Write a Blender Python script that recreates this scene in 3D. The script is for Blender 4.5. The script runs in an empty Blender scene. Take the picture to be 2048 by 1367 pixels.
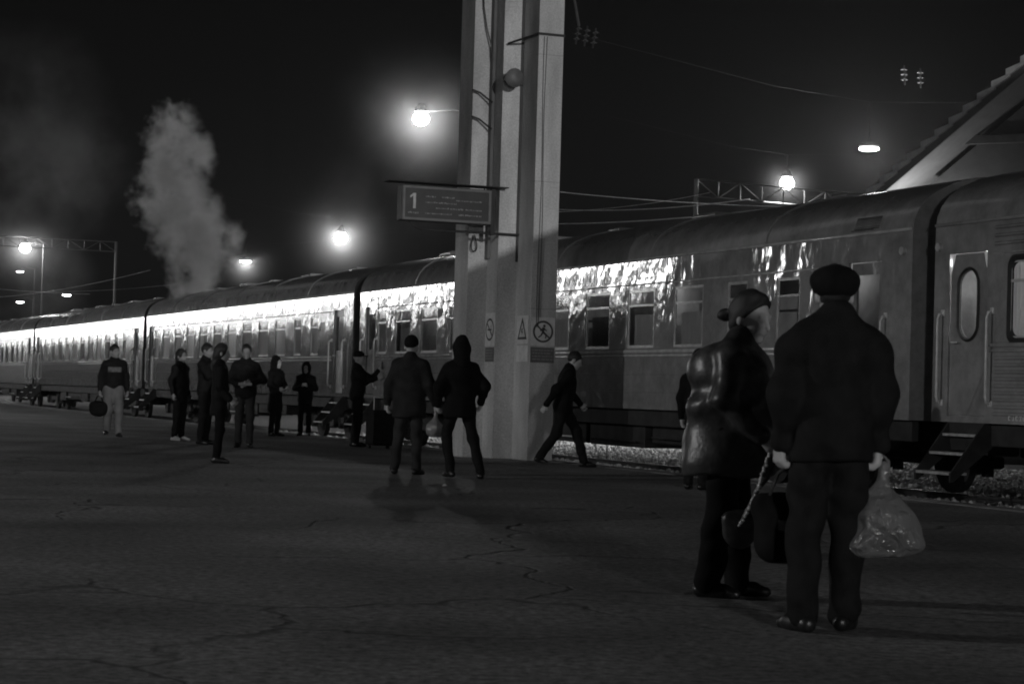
import bpy, math, random
import numpy as np
from mathutils import Vector, Matrix

random.seed(7)
rad = math.radians
sc = bpy.context.scene
col = sc.collection

# ------------------------------------------------------------------ camera
CAM_H = 1.10
FPX = 4200.0                      # focal length in photo pixels (2048 wide)
PITCH, ROLL = rad(1.40), rad(1.66)
cam_d = bpy.data.cameras.new('camera')
cam = bpy.data.objects.new('camera', cam_d)
col.objects.link(cam)
CAM_R = Matrix.Rotation(rad(90) + PITCH, 3, 'X') @ Matrix.Rotation(ROLL, 3, 'Z')
cam.matrix_world = Matrix.Translation((0, 0, CAM_H)) @ CAM_R.to_4x4()
cam_d.sensor_width = 36.0
cam_d.lens = FPX / 2048 * 36.0
cam_d.clip_start = 0.1
cam_d.clip_end = 3000
cam_d.dof.use_dof = True
cam_d.dof.focus_distance = 33.0
cam_d.dof.aperture_fstop = 9.0
sc.camera = cam

# ------------------------------------------------------------------ world: a black night sky
w = bpy.data.worlds.new('World')
sc.world = w
w.use_nodes = True
nt = w.node_tree
nt.nodes.clear()
sky = nt.nodes.new('ShaderNodeTexSky')
sky.sky_type = 'NISHITA'
sky.sun_disc = False
sky.sun_elevation = rad(12)
sky.sun_rotation = rad(160)
bw = nt.nodes.new('ShaderNodeRGBToBW')
bg = nt.nodes.new('ShaderNodeBackground')
bg.inputs[1].default_value = 0.0008
wo = nt.nodes.new('ShaderNodeOutputWorld')
nt.links.new(sky.outputs[0], bw.inputs[0])
nt.links.new(bw.outputs[0], bg.inputs[0])
nt.links.new(bg.outputs[0], wo.inputs[0])

# ------------------------------------------------------------------ exposure
sc.view_settings.view_transform = 'Standard'
sc.view_settings.look = 'None'
sc.view_settings.gamma = 1.0
sc.view_settings.exposure = 0.0
sc.view_settings.use_curve_mapping = False
sc.render.engine = 'CYCLES'
sc.cycles.use_denoising = True
sc.cycles.max_bounces = 6
sc.cycles.diffuse_bounces = 2
sc.cycles.glossy_bounces = 3
sc.cycles.transmission_bounces = 4
sc.cycles.transparent_max_bounces = 10
sc.cycles.volume_bounces = 0
sc.cycles.sample_clamp_direct = 12.0
sc.cycles.sample_clamp_indirect = 0.5
sc.cycles.volume_step_rate = 2.0
sc.cycles.volume_max_steps = 160
sc.cycles.pixel_filter_type = 'BLACKMAN_HARRIS'
sc.cycles.filter_width = 1.9

# strengths of the lamps out of view
FLOOD_W = 60000.0        # floodlight mast far behind the camera, its light cut off below by an added roof out of view
STATION_W = 5000.0       # lamp mast on the station side, left of the frame
PANEL_E = 19.0            # backlit luminaires of the platform canopy
FILL_W = 3200.0         # soft fill lamp added behind the camera
HAZE = 0.00006

# ------------------------------------------------------------------ frames
TH = math.atan2(0.3673, 0.9302)          # the tracks run away to the left
CT, ST = math.cos(TH), math.sin(TH)


def P(n, t, z=0.0):
    """n: across the platform towards the train, t: along the track away, z: up."""
    return Vector((n * CT - t * ST, n * ST + t * CT, z))


def ray(px, py):
    return CAM_R @ Vector(((px - 1024) / FPX, -(py - 683.5) / FPX, -1))


def G(px, py, z=0.0):
    """ground point seen at a photo pixel"""
    d = ray(px, py)
    k = (z - CAM_H) / d.z
    return Vector((d.x * k, d.y * k, z))


def S(px, py, Y):
    """point at depth Y seen at a photo pixel"""
    d = ray(px, py)
    k = Y / d.y
    return Vector((d.x * k, Y, CAM_H + d.z * k))


# ------------------------------------------------------------------ mesh helpers
class MB:
    def __init__(self):
        self.v, self.f = [], []

    def add(self, vs, fs):
        b = len(self.v)
        self.v += [tuple(v) for v in vs]
        self.f += [tuple(i + b for i in f) for f in fs]
        return self

    def box(self, x0, x1, y0, y1, z0, z1):
        vs = [(x, y, z) for z in (z0, z1) for y in (y0, y1) for x in (x0, x1)]
        return self.add(vs, [(0, 2, 3, 1), (4, 5, 7, 6), (0, 1, 5, 4), (2, 6, 7, 3), (0, 4, 6, 2), (1, 3, 7, 5)])

    def bbox(self, x0, x1, y0, y1, z0, z1, b=0.01):
        """box with its vertical faces chamfered at top and bottom"""
        rings = [(b, z0), (0, z0 + b), (0, z1 - b), (b, z1)]
        vs = []
        for i, z in rings:
            vs += [(x0 + i, y0 + i, z), (x1 - i, y0 + i, z), (x1 - i, y1 - i, z), (x0 + i, y1 - i, z)]
        fs = [(3, 2, 1, 0), (12, 13, 14, 15)]
        for k in range(3):
            for j in range(4):
                a, c = k * 4 + j, k * 4 + (j + 1) % 4
                fs.append((a, c, c + 4, a + 4))
        return self.add(vs, fs)

    def tube(self, p, q, r, seg=8, r2=None, cap=True):
        p, q = Vector(p), Vector(q)
        r2 = r if r2 is None else r2
        d = (q - p).normalized()
        a = d.orthogonal().normalized()
        b = d.cross(a)
        vs = []
        for c, rr in ((p, r), (q, r2)):
            for i in range(seg):
                an = 2 * math.pi * i / seg
                vs.append(c + a * (math.cos(an) * rr) + b * (math.sin(an) * rr))
        fs = [(i, (i + 1) % seg, seg + (i + 1) % seg, seg + i) for i in range(seg)]
        if cap:
            fs += [tuple(range(seg - 1, -1, -1)), tuple(range(seg, 2 * seg))]
        return self.add(vs, fs)

    def path(self, pts, r, seg=6):
        pts = [Vector(p) for p in pts]
        vs, fs = [], []
        for k, p in enumerate(pts):
            d = (pts[min(k + 1, len(pts) - 1)] - pts[max(k - 1, 0)]).normalized()
            a = d.cross(Vector((0.13, 0.2, 1))).normalized()
            if a.length < 0.1:
                a = d.orthogonal().normalized()
            b = d.cross(a)
            for i in range(seg):
                an = 2 * math.pi * i / seg
                vs.append(p + a * (math.cos(an) * r) + b * (math.sin(an) * r))
        for k in range(len(pts) - 1):
            for i in range(seg):
                j = (i + 1) % seg
                fs.append((k * seg + i, k * seg + j, (k + 1) * seg + j, (k + 1) * seg + i))
        fs += [tuple(range(seg - 1, -1, -1)), tuple(range((len(pts) - 1) * seg, len(pts) * seg))]
        return self.add(vs, fs)

    def prism(self, prof, y0, y1):
        """profile of (x, z) extruded along y"""
        n = len(prof)
        vs = [(x, y0, z) for x, z in prof] + [(x, y1, z) for x, z in prof]
        fs = [(i, (i + 1) % n, n + (i + 1) % n, n + i) for i in range(n)]
        fs += [tuple(range(n - 1, -1, -1)), tuple(range(n, 2 * n))]
        return self.add(vs, fs)

    def ring(self, out, inn, axis_pts):
        """band between two closed loops of points"""
        n = len(out)
        return self.add(list(out) + list(inn), [(i, (i + 1) % n, n + (i + 1) % n, n + i) for i in range(n)])

    def ball(self, c, r, seg=12, rings=8, sq=(1, 1, 1)):
        vs, fs = [], []
        for i in range(rings + 1):
            ph = math.pi * i / rings
            for j in range(seg):
                an = 2 * math.pi * j / seg
                vs.append((c[0] + r * sq[0] * math.sin(ph) * math.cos(an), c[1] + r * sq[1] * math.sin(ph) * math.sin(an), c[2] + r * sq[2] * math.cos(ph)))
        for i in range(rings):
            for j in range(seg):
                k = (j + 1) % seg
                fs.append((i * seg + j, (i + 1) * seg + j, (i + 1) * seg + k, i * seg + k))
        return self.add(vs, fs)

    def mesh(self, name, m, smooth=False):
        me = bpy.data.meshes.new(name)
        me.from_pydata(self.v, [], self.f)
        me.validate()
        if smooth:
            me.polygons.foreach_set('use_smooth', [True] * len(me.polygons))
        if m:
            me.materials.append(m)
        me.update()
        return me

    def build(self, name, m, parent=None, smooth=False, loc=None, rz=None):
        o = bpy.data.objects.new(name, self.mesh(name, m, smooth))
        col.objects.link(o)
        if parent:
            o.parent = parent
        if loc is not None:
            o.location = loc
        if rz is not None:
            o.rotation_euler = (0, 0, rz)
        return o


def tag(o, label=None, cat=None, group=None, kind=None):
    for k, v in (('label', label), ('category', cat), ('group', group), ('kind', kind)):
        if v:
            o[k] = v
    return o


def empty(name, loc, rz=0.0):
    o = bpy.data.objects.new(name, None)
    o.empty_display_size = 0.2
    col.objects.link(o)
    o.location = loc
    o.rotation_euler = (0, 0, rz)
    return o


def copy_tree(o, parent=None):
    c = o.copy()
    col.objects.link(c)
    c.parent = parent
    for ch in o.children:
        copy_tree(ch, c)
    return c


# ------------------------------------------------------------------ materials
MATS = {}


def mat(name, val, rough=0.6, var=0.25, vscale=3.0, bump=0.0, bscale=20.0, metal=0.0, coat=0.0, coat_r=0.1, spec=0.5,
        stretch=(1, 1, 1), sheen=0.0, detail=5.0, grit=0.0):
    if name in MATS:
        return MATS[name]
    m = bpy.data.materials.new(name)
    m.use_nodes = True
    t = m.node_tree
    L = t.links.new
    b = t.nodes['Principled BSDF']
    b.inputs['Roughness'].default_value = rough
    b.inputs['Metallic'].default_value = metal
    b.inputs['Coat Weight'].default_value = coat
    b.inputs['Coat Roughness'].default_value = coat_r
    b.inputs['Specular IOR Level'].default_value = spec
    b.inputs['Sheen Weight'].default_value = sheen
    tc = t.nodes.new('ShaderNodeTexCoord')
    mp = t.nodes.new('ShaderNodeMapping')
    mp.inputs['Scale'].default_value = stretch
    L(tc.outputs['Object'], mp.inputs[0])
    no = t.nodes.new('ShaderNodeTexNoise')
    no.inputs['Scale'].default_value = vscale
    no.inputs['Detail'].default_value = detail
    L(mp.outputs[0], no.inputs['Vector'])
    mr = t.nodes.new('ShaderNodeMapRange')
    mr.inputs['From Min'].default_value = 0.3
    mr.inputs['From Max'].default_value = 0.7
    mr.inputs['To Min'].default_value = val * (1 - var)
    mr.inputs['To Max'].default_value = val * (1 + var)
    L(no.outputs[0], mr.inputs['Value'])
    if grit:
        gn = t.nodes.new('ShaderNodeTexNoise')
        gn.inputs['Scale'].default_value = 34
        gn.inputs['Detail'].default_value = 6
        gn.inputs['Roughness'].default_value = .8
        L(tc.outputs['Object'], gn.inputs['Vector'])
        gm = t.nodes.new('ShaderNodeMapRange')
        for k, v in (('From Min', .36), ('From Max', .64), ('To Min', 1 - grit), ('To Max', 1 + grit)):
            gm.inputs[k].default_value = v
        L(gn.outputs[0], gm.inputs['Value'])
        mu = t.nodes.new('ShaderNodeMath')
        mu.operation = 'MULTIPLY'
        L(mr.outputs[0], mu.inputs[0])
        L(gm.outputs[0], mu.inputs[1])
        L(mu.outputs[0], b.inputs['Base Color'])
    else:
        L(mr.outputs[0], b.inputs['Base Color'])
    if bump:
        n2 = t.nodes.new('ShaderNodeTexNoise')
        n2.inputs['Scale'].default_value = bscale
        n2.inputs['Detail'].default_value = 4
        L(mp.outputs[0], n2.inputs['Vector'])
        bu = t.nodes.new('ShaderNodeBump')
        bu.inputs['Strength'].default_value = 1.0
        bu.inputs['Distance'].default_value = bump
        L(n2.outputs[0], bu.inputs['Height'])
        L(bu.outputs[0], b.inputs['Normal'])
    MATS[name] = m
    return m


def emis(name, strength, val=1.0):
    if name in MATS:
        return MATS[name]
    m = bpy.data.materials.new(name)
    m.use_nodes = True
    t = m.node_tree
    b = t.nodes['Principled BSDF']
    b.inputs['Base Color'].default_value = (0.8, 0.8, 0.8, 1)
    b.inputs['Emission Color'].default_value = (val, val, val, 1)
    b.inputs['Emission Strength'].default_value = strength
    if 'diffuser' not in name:
        m.cycles.emission_sampling = 'NONE'      # the lamp's own point light does the lighting
    MATS[name] = m
    return m


def lamp_glass(strength):
    """clear glowing glass: the lamp inside shines out through it"""
    name = 'lamp_glass_%d' % strength
    if name in MATS:
        return MATS[name]
    m = bpy.data.materials.new(name)
    m.use_nodes = True
    t = m.node_tree
    t.nodes.clear()
    out = t.nodes.new('ShaderNodeOutputMaterial')
    ad = t.nodes.new('ShaderNodeAddShader')
    tr = t.nodes.new('ShaderNodeBsdfTransparent')
    em = t.nodes.new('ShaderNodeEmission')
    em.inputs[1].default_value = strength
    t.links.new(tr.outputs[0], ad.inputs[0])
    t.links.new(em.outputs[0], ad.inputs[1])
    t.links.new(ad.outputs[0], out.inputs[0])
    m.cycles.emission_sampling = 'NONE'
    MATS[name] = m
    return m


def glass_mat():
    m = bpy.data.materials.new('window_glass')
    m.use_nodes = True
    t = m.node_tree
    t.nodes.clear()
    L = t.links.new
    out = t.nodes.new('ShaderNodeOutputMaterial')
    mix = t.nodes.new('ShaderNodeMixShader')
    fr = t.nodes.new('ShaderNodeFresnel')
    fr.inputs[0].default_value = 1.52
    tr = t.nodes.new('ShaderNodeBsdfTransparent')
    tr.inputs[0].default_value = (0.88, 0.88, 0.88, 1)
    gl = t.nodes.new('ShaderNodeBsdfGlossy')
    gl.inputs['Roughness'].default_value = 0.06
    tc = t.nodes.new('ShaderNodeTexCoord')
    no = t.nodes.new('ShaderNodeTexNoise')
    no.inputs['Scale'].default_value = 2.5
    bu = t.nodes.new('ShaderNodeBump')
    bu.inputs['Distance'].default_value = 0.002
    L(tc.outputs['Object'], no.inputs['Vector'])
    L(no.outputs[0], bu.inputs['Height'])
    L(bu.outputs[0], gl.inputs['Normal'])
    L(fr.outputs[0], mix.inputs[0])
    L(tr.outputs[0], mix.inputs[1])
    L(gl.outputs[0], mix.inputs[2])
    L(mix.outputs[0], out.inputs[0])
    return m


def paint_mat(name, val, rough, wave, seed=0.0):
    """old gloss coach paint on sheet steel that is not quite flat"""
    m = bpy.data.materials.new(name)
    m.use_nodes = True
    t = m.node_tree
    L = t.links.new
    b = t.nodes['Principled BSDF']
    b.inputs['Roughness'].default_value = rough
    b.inputs['Coat Weight'].default_value = 0.8
    b.inputs['Coat Roughness'].default_value = rough * 0.55
    tc = t.nodes.new('ShaderNodeTexCoord')
    n0 = t.nodes.new('ShaderNodeTexNoise')
    n0.inputs['Scale'].default_value = 1.6
    n0.inputs['Detail'].default_value = 10
    n0.inputs['Roughness'].default_value = .72
    L(tc.outputs['Object'], n0.inputs['Vector'])
    mr = t.nodes.new('ShaderNodeMapRange')
    mr.inputs['From Min'].default_value = 0.3
    mr.inputs['From Max'].default_value = 0.7
    mr.inputs['To Min'].default_value = val * 0.6
    mr.inputs['To Max'].default_value = val * 1.35
    L(n0.outputs[0], mr.inputs['Value'])
    L(mr.outputs[0], b.inputs['Base Color'])
    mp = t.nodes.new('ShaderNodeMapping')
    mp.inputs['Location'].default_value = (seed, seed * 2.3, seed * 0.7)
    mp.inputs['Scale'].default_value = (1.0, 3.0, 2.2)
    L(tc.outputs['Object'], mp.inputs[0])
    n1 = t.nodes.new('ShaderNodeTexNoise')
    n1.inputs['Scale'].default_value = 1.0
    n1.inputs['Detail'].default_value = 2.0
    n1.inputs['Roughness'].default_value = 0.45
    L(mp.outputs[0], n1.inputs['Vector'])
    bu = t.nodes.new('ShaderNodeBump')
    bu.inputs['Distance'].default_value = wave
    L(n1.outputs[0], bu.inputs['Height'])
    L(bu.outputs[0], b.inputs['Normal'])
    L(bu.outputs[0], b.inputs['Coat Normal'])
    return m


def asphalt_mat():
    m = bpy.data.materials.new('platform_asphalt')
    m.use_nodes = True
    t = m.node_tree
    L = t.links.new
    N = t.nodes.new
    b = t.nodes['Principled BSDF']
    b.inputs['Roughness'].default_value = 0.72
    b.inputs['Specular IOR Level'].default_value = 0.35
    tc = N('ShaderNodeTexCoord')
    big = N('ShaderNodeTexNoise')
    big.inputs['Scale'].default_value = 0.45
    big.inputs['Detail'].default_value = 7
    L(tc.outputs['Object'], big.inputs['Vector'])
    fine = N('ShaderNodeTexNoise')
    fine.inputs['Scale'].default_value = 16
    fine.inputs['Detail'].default_value = 8
    fine.inputs['Roughness'].default_value = .8
    L(tc.outputs['Object'], fine.inputs['Vector'])
    ra = N('ShaderNodeMapRange')
    for k, v in (('From Min', .3), ('From Max', .7), ('To Min', .066), ('To Max', .19)):
        ra.inputs[k].default_value = v
    L(big.outputs[0], ra.inputs['Value'])
    rf = N('ShaderNodeMapRange')
    for k, v in (('From Min', .38), ('From Max', .62), ('To Min', .25), ('To Max', 1.8)):
        rf.inputs[k].default_value = v
    L(fine.outputs[0], rf.inputs['Value'])
    mul = N('ShaderNodeMath')
    mul.operation = 'MULTIPLY'
    L(ra.outputs[0], mul.inputs[0])
    L(rf.outputs[0], mul.inputs[1])
    # cracks: edges of a few distorted cells, opened only here and there
    dis = N('ShaderNodeTexNoise')
    dis.inputs['Scale'].default_value = 1.1
    dis.inputs['Detail'].default_value = 5
    L(tc.outputs['Object'], dis.inputs['Vector'])
    mx = N('ShaderNodeMix')
    mx.data_type = 'RGBA'
    mx.blend_type = 'ADD'
    mx.inputs[0].default_value = 1.6
    L(tc.outputs['Object'], mx.inputs[6])
    L(dis.outputs['Color'], mx.inputs[7])
    vo = N('ShaderNodeTexVoronoi')
    vo.feature = 'DISTANCE_TO_EDGE'
    vo.inputs['Scale'].default_value = 0.42
    L(mx.outputs[2], vo.inputs['Vector'])
    cr = N('ShaderNodeMapRange')
    for k, v in (('From Min', .003), ('From Max', .015), ('To Min', 1), ('To Max', 0)):
        cr.inputs[k].default_value = v
    L(vo.outputs['Distance'], cr.inputs['Value'])
    gate = N('ShaderNodeTexNoise')
    gate.inputs['Scale'].default_value = 0.33
    gate.inputs['Detail'].default_value = 2
    mp = N('ShaderNodeMapping')
    mp.inputs['Location'].default_value = (7, 3, 1)
    L(tc.outputs['Object'], mp.inputs[0])
    L(mp.outputs[0], gate.inputs['Vector'])
    gr = N('ShaderNodeMapRange')
    for k, v in (('From Min', .42), ('From Max', .52), ('To Min', 0), ('To Max', 0.95)):
        gr.inputs[k].default_value = v
    L(gate.outputs[0], gr.inputs['Value'])
    cm = N('ShaderNodeMath')
    cm.operation = 'MULTIPLY'
    L(cr.outputs[0], cm.inputs[0])
    L(gr.outputs[0], cm.inputs[1])
    fin = N('ShaderNodeMix')
    fin.data_type = 'FLOAT'
    L(cm.outputs[0], fin.inputs[0])
    L(mul.outputs[0], fin.inputs[2])
    fin.inputs[3].default_value = 0.045
    L(fin.outputs[0], b.inputs['Base Color'])
    # relief: tamped unevenness, grain and the cracks
    h1 = N('ShaderNodeMath')
    h1.operation = 'MULTIPLY_ADD'
    L(fine.outputs[0], h1.inputs[0])
    h1.inputs[1].default_value = 0.10
    L(big.outputs[0], h1.inputs[2])
    h2 = N('ShaderNodeMath')
    h2.operation = 'MULTIPLY_ADD'
    L(cm.outputs[0], h2.inputs[0])
    h2.inputs[1].default_value = -0.35
    L(h1.outputs[0], h2.inputs[2])
    bu = N('ShaderNodeBump')
    bu.inputs['Distance'].default_value = 0.05
    L(h2.outputs[0], bu.inputs['Height'])
    L(bu.outputs[0], b.inputs['Normal'])
    return m


M_ASPH = asphalt_mat()
M_GLASS = glass_mat()
M_KERB = mat('kerb_concrete', 0.16, 0.85, 0.35, 2.0, 0.004, 30, grit=.4)
M_GRAVEL = mat('ballast_ground', 0.16, 0.95, 0.5, 9.0, 0.03, 14)
M_STONE = mat('ballast_stone', 0.45, 0.9, 0.5, 1.7, 0.003, 40)
M_DARK = mat('dark_iron', 0.02, 0.7, 0.4, 6.0, 0.002, 30)
M_UNDER = mat('underframe_grime', 0.022, 0.8, 0.5, 4.0, 0.003, 25)
M_STEEL = mat('rail_steel', 0.2, 0.5, 0.3, 6.0, 0.0, metal=1.0)
M_WOOD = mat('sleeper', 0.10, 0.9, 0.4, 6.0, 0.004, 20)
M_CONC = mat('pillar_plaster', 0.46, 0.8, 0.26, 2.4, 0.006, 14, stretch=(1, 1, .3), detail=8, grit=.22)
M_GALV = mat('handrail_steel', 0.62, 0.3, 0.15, 12, 0.0)
M_RUBBER = mat('rubber', 0.015, 0.75, 0.3, 8)
M_CABLE = mat('cable', 0.03, 0.5, 0.2, 8)
M_SIGN = mat('sign_white', 0.62, 0.55, 0.15, 7)
M_INK = mat('sign_ink', 0.05, 0.6, 0.2, 10)
M_PLATE = mat('sign_plate_dark', 0.12, 0.5, 0.2, 10)
M_CURT = mat('curtain_cloth', 0.78, 0.9, 0.2, 9.0, 0.02, 14, stretch=(1, 1, 0.12))
_t = M_CURT.node_tree
_p = _t.nodes['Principled BSDF']
_tl = _t.nodes.new('ShaderNodeBsdfTranslucent')
_tl.inputs[0].default_value = (.6, .6, .6, 1)
_mx = _t.nodes.new('ShaderNodeMixShader')
_mx.inputs[0].default_value = .4
_t.links.new(_p.outputs[0], _mx.inputs[1])
_t.links.new(_tl.outputs[0], _mx.inputs[2])
_t.links.new(_mx.outputs[0], _t.nodes['Material Output'].inputs[0])
M_SHADE = mat('blind_cloth', 0.40, 0.9, 0.25, 5.0, 0.01, 12, stretch=(1, 1, 0.2))
M_HOUSE = mat('house_plaster', 0.05, 0.9, 0.2, 2.0, 0.006, 25)
M_TILE = mat('roof_tile', 0.36, 0.8, 0.3, 4.0, 0.004, 25)
M_SOFFIT = mat('soffit_board', 0.13, 0.8, 0.15, 3.0)
M_MAST = mat('mast_steel', 0.03, 0.6, 0.3, 4.0)
M_PORC = mat('insulator_porcelain', 0.13, 0.25, 0.2, 8)
M_WIRE = mat('copper_wire', 0.28, 0.35, 0.2, 8, metal=0.7)
M_ROOF = paint_mat('coach_roof_paint', 0.30, 0.24, 0.003, 3.0)
M_SIDE = {k: paint_mat('coach_paint_' + str(k), v, r, wv, k * 5.1) for k, (v, r, wv) in enumerate(
    [(0.20, 0.24, 0.004), (0.17, 0.15, 0.005), (0.16, 0.115, 0.008), (0.27, 0.10, 0.018), (0.27, 0.12, 0.015)])}
M_TRIM = mat('coach_trim', 0.46, 0.22, 0.2, 6, coat=0.7, coat_r=0.12)
M_DOORREC = mat('coach_door_paint', 0.07, 0.35, 0.3, 3)

# ------------------------------------------------------------------ ground
EDGE = 13.6          # platform edge (n)
SIDE_N = 14.9        # train side (n)
b = MB()
q = [P(-90, -40), P(EDGE - 0.35, -40), P(EDGE - 0.35, 330), P(-90, 330)]
b.add(q, [(0, 1, 2, 3)])
tag(b.build('platform', M_ASPH), kind='structure')
b = MB()
b.bbox(EDGE - 0.35, EDGE, -40, 330, -0.6, 0.012, 0.02)
tag(b.build('platform_kerb', M_KERB, rz=TH), kind='structure')
b = MB()
b.add([P(EDGE, -60, -0.30), P(600, -60, -0.30), P(600, 1500, -0.30), P(EDGE, 1500, -0.30)], [(0, 1, 2, 3)])
tag(b.build('ballast_ground', M_GRAVEL), kind='structure')
b = MB()
b.add([(-1500, -200, -0.7), (1500, -200, -0.7), (1500, 2500, -0.7), (-1500, 2500, -0.7)], [(0, 1, 2, 3)])
tag(b.build('ground', M_GRAVEL), kind='structure')

# loose ballast stones, where the photograph sees them under the train
ico = []
ph = (1 + 5 ** .5) / 2
for a, c in ((-1, ph), (1, ph), (-1, -ph), (1, -ph)):
    ico += [Vector((a, c, 0)), Vector((0, a, c)), Vector((c, 0, a))]
ico = [v.normalized() for v in ico]
import bmesh as _bm
_b = _bm.new()
for v in ico:
    _b.verts.new(v)
_bm.ops.convex_hull(_b, input=_b.verts[:])
_b.verts.ensure_lookup_table()
_b.verts.index_update()
IV = np.array([v.co[:] for v in _b.verts])
IF = np.array([[v.index for v in f.verts] for f in _b.faces])
_b.free()
rng = np.random.default_rng(5)


def stones(name, label, count, n0, n1, t0, t1, sz, zb=-0.30):
    nn = rng.uniform(n0, n1, count)
    tt = rng.uniform(t0, t1, count)
    s = sz * rng.uniform(0.6, 1.5, count)
    V = np.repeat(IV[None], count, 0) * (1 + rng.uniform(-.28, .28, (count, len(IV), 1)))
    V *= s[:, None, None] * rng.uniform(.7, 1.25, (count, 1, 3))
    V[:, :, 0] += (nn * CT - tt * ST)[:, None]
    V[:, :, 1] += (nn * ST + tt * CT)[:, None]
    V[:, :, 2] += (zb + s * rng.uniform(0.1, 0.9, count))[:, None]
    F = (IF[None] + (np.arange(count) * len(IV))[:, None, None]).reshape(-1, 3)
    me = bpy.data.meshes.new(name)
    me.from_pydata(V.reshape(-1, 3).tolist(), [], F.tolist())
    me.materials.append(M_STONE)
    o = bpy.data.objects.new(name, me)
    col.objects.link(o)
    tag(o, label, 'gravel', kind='stuff')
    return o


stones('ballast_stones', 'loose pale grey track ballast seen under the train', 26000, EDGE + .05, 27, 18, 62, 0.040)

# track under the train
RAIL_N = (SIDE_N + 1.55 - 0.78, SIDE_N + 1.55 + 0.78)
b = MB()
tr = empty('railway_track', (0, 0, 0), TH)
tag(tr, 'railway track with steel rails under the train', 'track', kind='structure')
for n in RAIL_N:
    r = MB()
    prof = [(-.075, -.34), (.075, -.34), (.075, -.325), (.012, -.30), (.012, -.21), (.036, -.195), (.036, -.16), (-.036, -.16), (-.036, -.195), (-.012, -.21), (-.012, -.30), (-.075, -.325)]
    r.prism([(n + x, z) for x, z in prof], -20, 240)
    r.build('rail', M_STEEL, tr)
sl = MB()
sl.bbox(RAIL_N[0] - .6, RAIL_N[1] + .6, 0, .25, -.42, -.275, .02)
slm = sl.mesh('sleeper', M_WOOD)
for k in range(70):
    o = bpy.data.objects.new('sleeper', slm)
    col.objects.link(o)
    o.parent = tr
    o.location = (0, 12 + k * .62, 0)

# ------------------------------------------------------------------ the train
ROOF = [(0.0, 3.40), (0.02, 3.52), (0.08, 3.66), (0.19, 3.80), (0.36, 3.92), (0.62, 4.04), (1.0, 4.14), (1.55, 4.19)]
ROOF = ROOF + [(3.1 - x, z) for x, z in reversed(ROOF[:-1])]
WZ0, WZ1 = 1.92, 2.90


def side_wall(length, holes, z0=0.90, z1=3.40):
    """outer sheet with real openings: holes = [(y0, y1, z0, z1)]"""
    mb = MB()
    ys = sorted({0.0, length, *[h[0] for h in holes], *[h[1] for h in holes]})
    zs = sorted({z0, z1, *[h[2] for h in holes], *[h[3] for h in holes]})
    for i in range(len(ys) - 1):
        for j in range(len(zs) - 1):
            yc, zc = (ys[i] + ys[i + 1]) / 2, (zs[j] + zs[j + 1]) / 2
            if any(h[0] < yc < h[1] and h[2] < zc < h[3] for h in holes):
                continue
            mb.add([(0, ys[i], zs[j]), (0, ys[i + 1], zs[j]), (0, ys[i + 1], zs[j + 1]), (0, ys[i], zs[j + 1])], [(0, 3, 2, 1)])
    for (y0, y1, a, c) in holes:          # reveals
        d = 0.035
        mb.add([(0, y0, a), (0, y1, a), (0, y1, c), (0, y0, c), (d, y0, a), (d, y1, a), (d, y1, c), (d, y0, c)],
               [(0, 1, 5, 4), (1, 2, 6, 5), (2, 3, 7, 6), (3, 0, 4, 7)])
    return mb


WCACHE = {}


def rect_frame(w_, h_, th, d0, d1):
    mb = MB()
    mb.box(d0, d1, 0, th, 0, h_).box(d0, d1, w_ - th, w_, 0, h_).box(d0, d1, th, w_ - th, 0, th).box(d0, d1, th, w_ - th, h_ - th, h_)
    return mb


def wave_sheet(w_, h_, amp, waves, x):
    vs, fs = [], []
    n = 24
    for i in range(n + 1):
        y = w_ * i / n
        for z in (0, h_):
            vs.append((x + amp * math.sin(2 * math.pi * waves * i / n + i * .37), y, z))
    for i in range(n):
        fs.append((2 * i, 2 * i + 2, 2 * i + 3, 2 * i + 1))
    return MB().add(vs, fs)


def window(parent, y0, y1, z0, z1, cover, rng_):
    """frame > pane, transom, curtain or blind"""
    w_, h_ = round(y1 - y0, 2), round(z1 - z0, 2)
    key = (w_, h_)
    if key not in WCACHE:
        WCACHE[key] = (rect_frame(w_, h_, .045, .012, .033).mesh('window', M_TRIM),
                       MB().add([(.025, .04, .04), (.025, w_ - .04, .04), (.025, w_ - .04, h_ - .04), (.025, .04, h_ - .04)], [(0, 3, 2, 1)]).mesh('pane', M_GLASS),
                       MB().box(.006, .03, .04, w_ - .04, h_ * .71, h_ * .71 + .035).mesh('transom', M_TRIM),
                       wave_sheet(w_ * .98, h_ * .98, .005, 7, .040).mesh('curtain', M_CURT),
                       wave_sheet(w_ * .36, h_ * .98, .005, 4, .040).mesh('curtain', M_CURT),
                       wave_sheet(w_ * .96, h_ * .58, .006, 2, .12).mesh('blind', M_SHADE))
    fr, pa, tm, cu, cs, bl = WCACHE[key]
    o = bpy.data.objects.new('window', fr)
    col.objects.link(o)
    o.parent = parent
    o.location = (0, y0, z0)

    def sub(name, me, loc=(0, 0, 0)):
        s = bpy.data.objects.new(name, me)
        col.objects.link(s)
        s.parent = o
        s.location = loc
    sub('pane', pa)
    sub('transom', tm)
    if cover == 'full':
        sub('curtain', cu)
    elif cover == 'sides':
        sub('curtain', cs)
        sub('curtain', cs, (0, w_ * .62, 0))
    elif cover == 'one':
        sub('curtain', cs, (0, w_ * .6 * rng_.random(), 0))
    elif cover == 'blind':
        sub('blind', bl)
    return o


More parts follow.
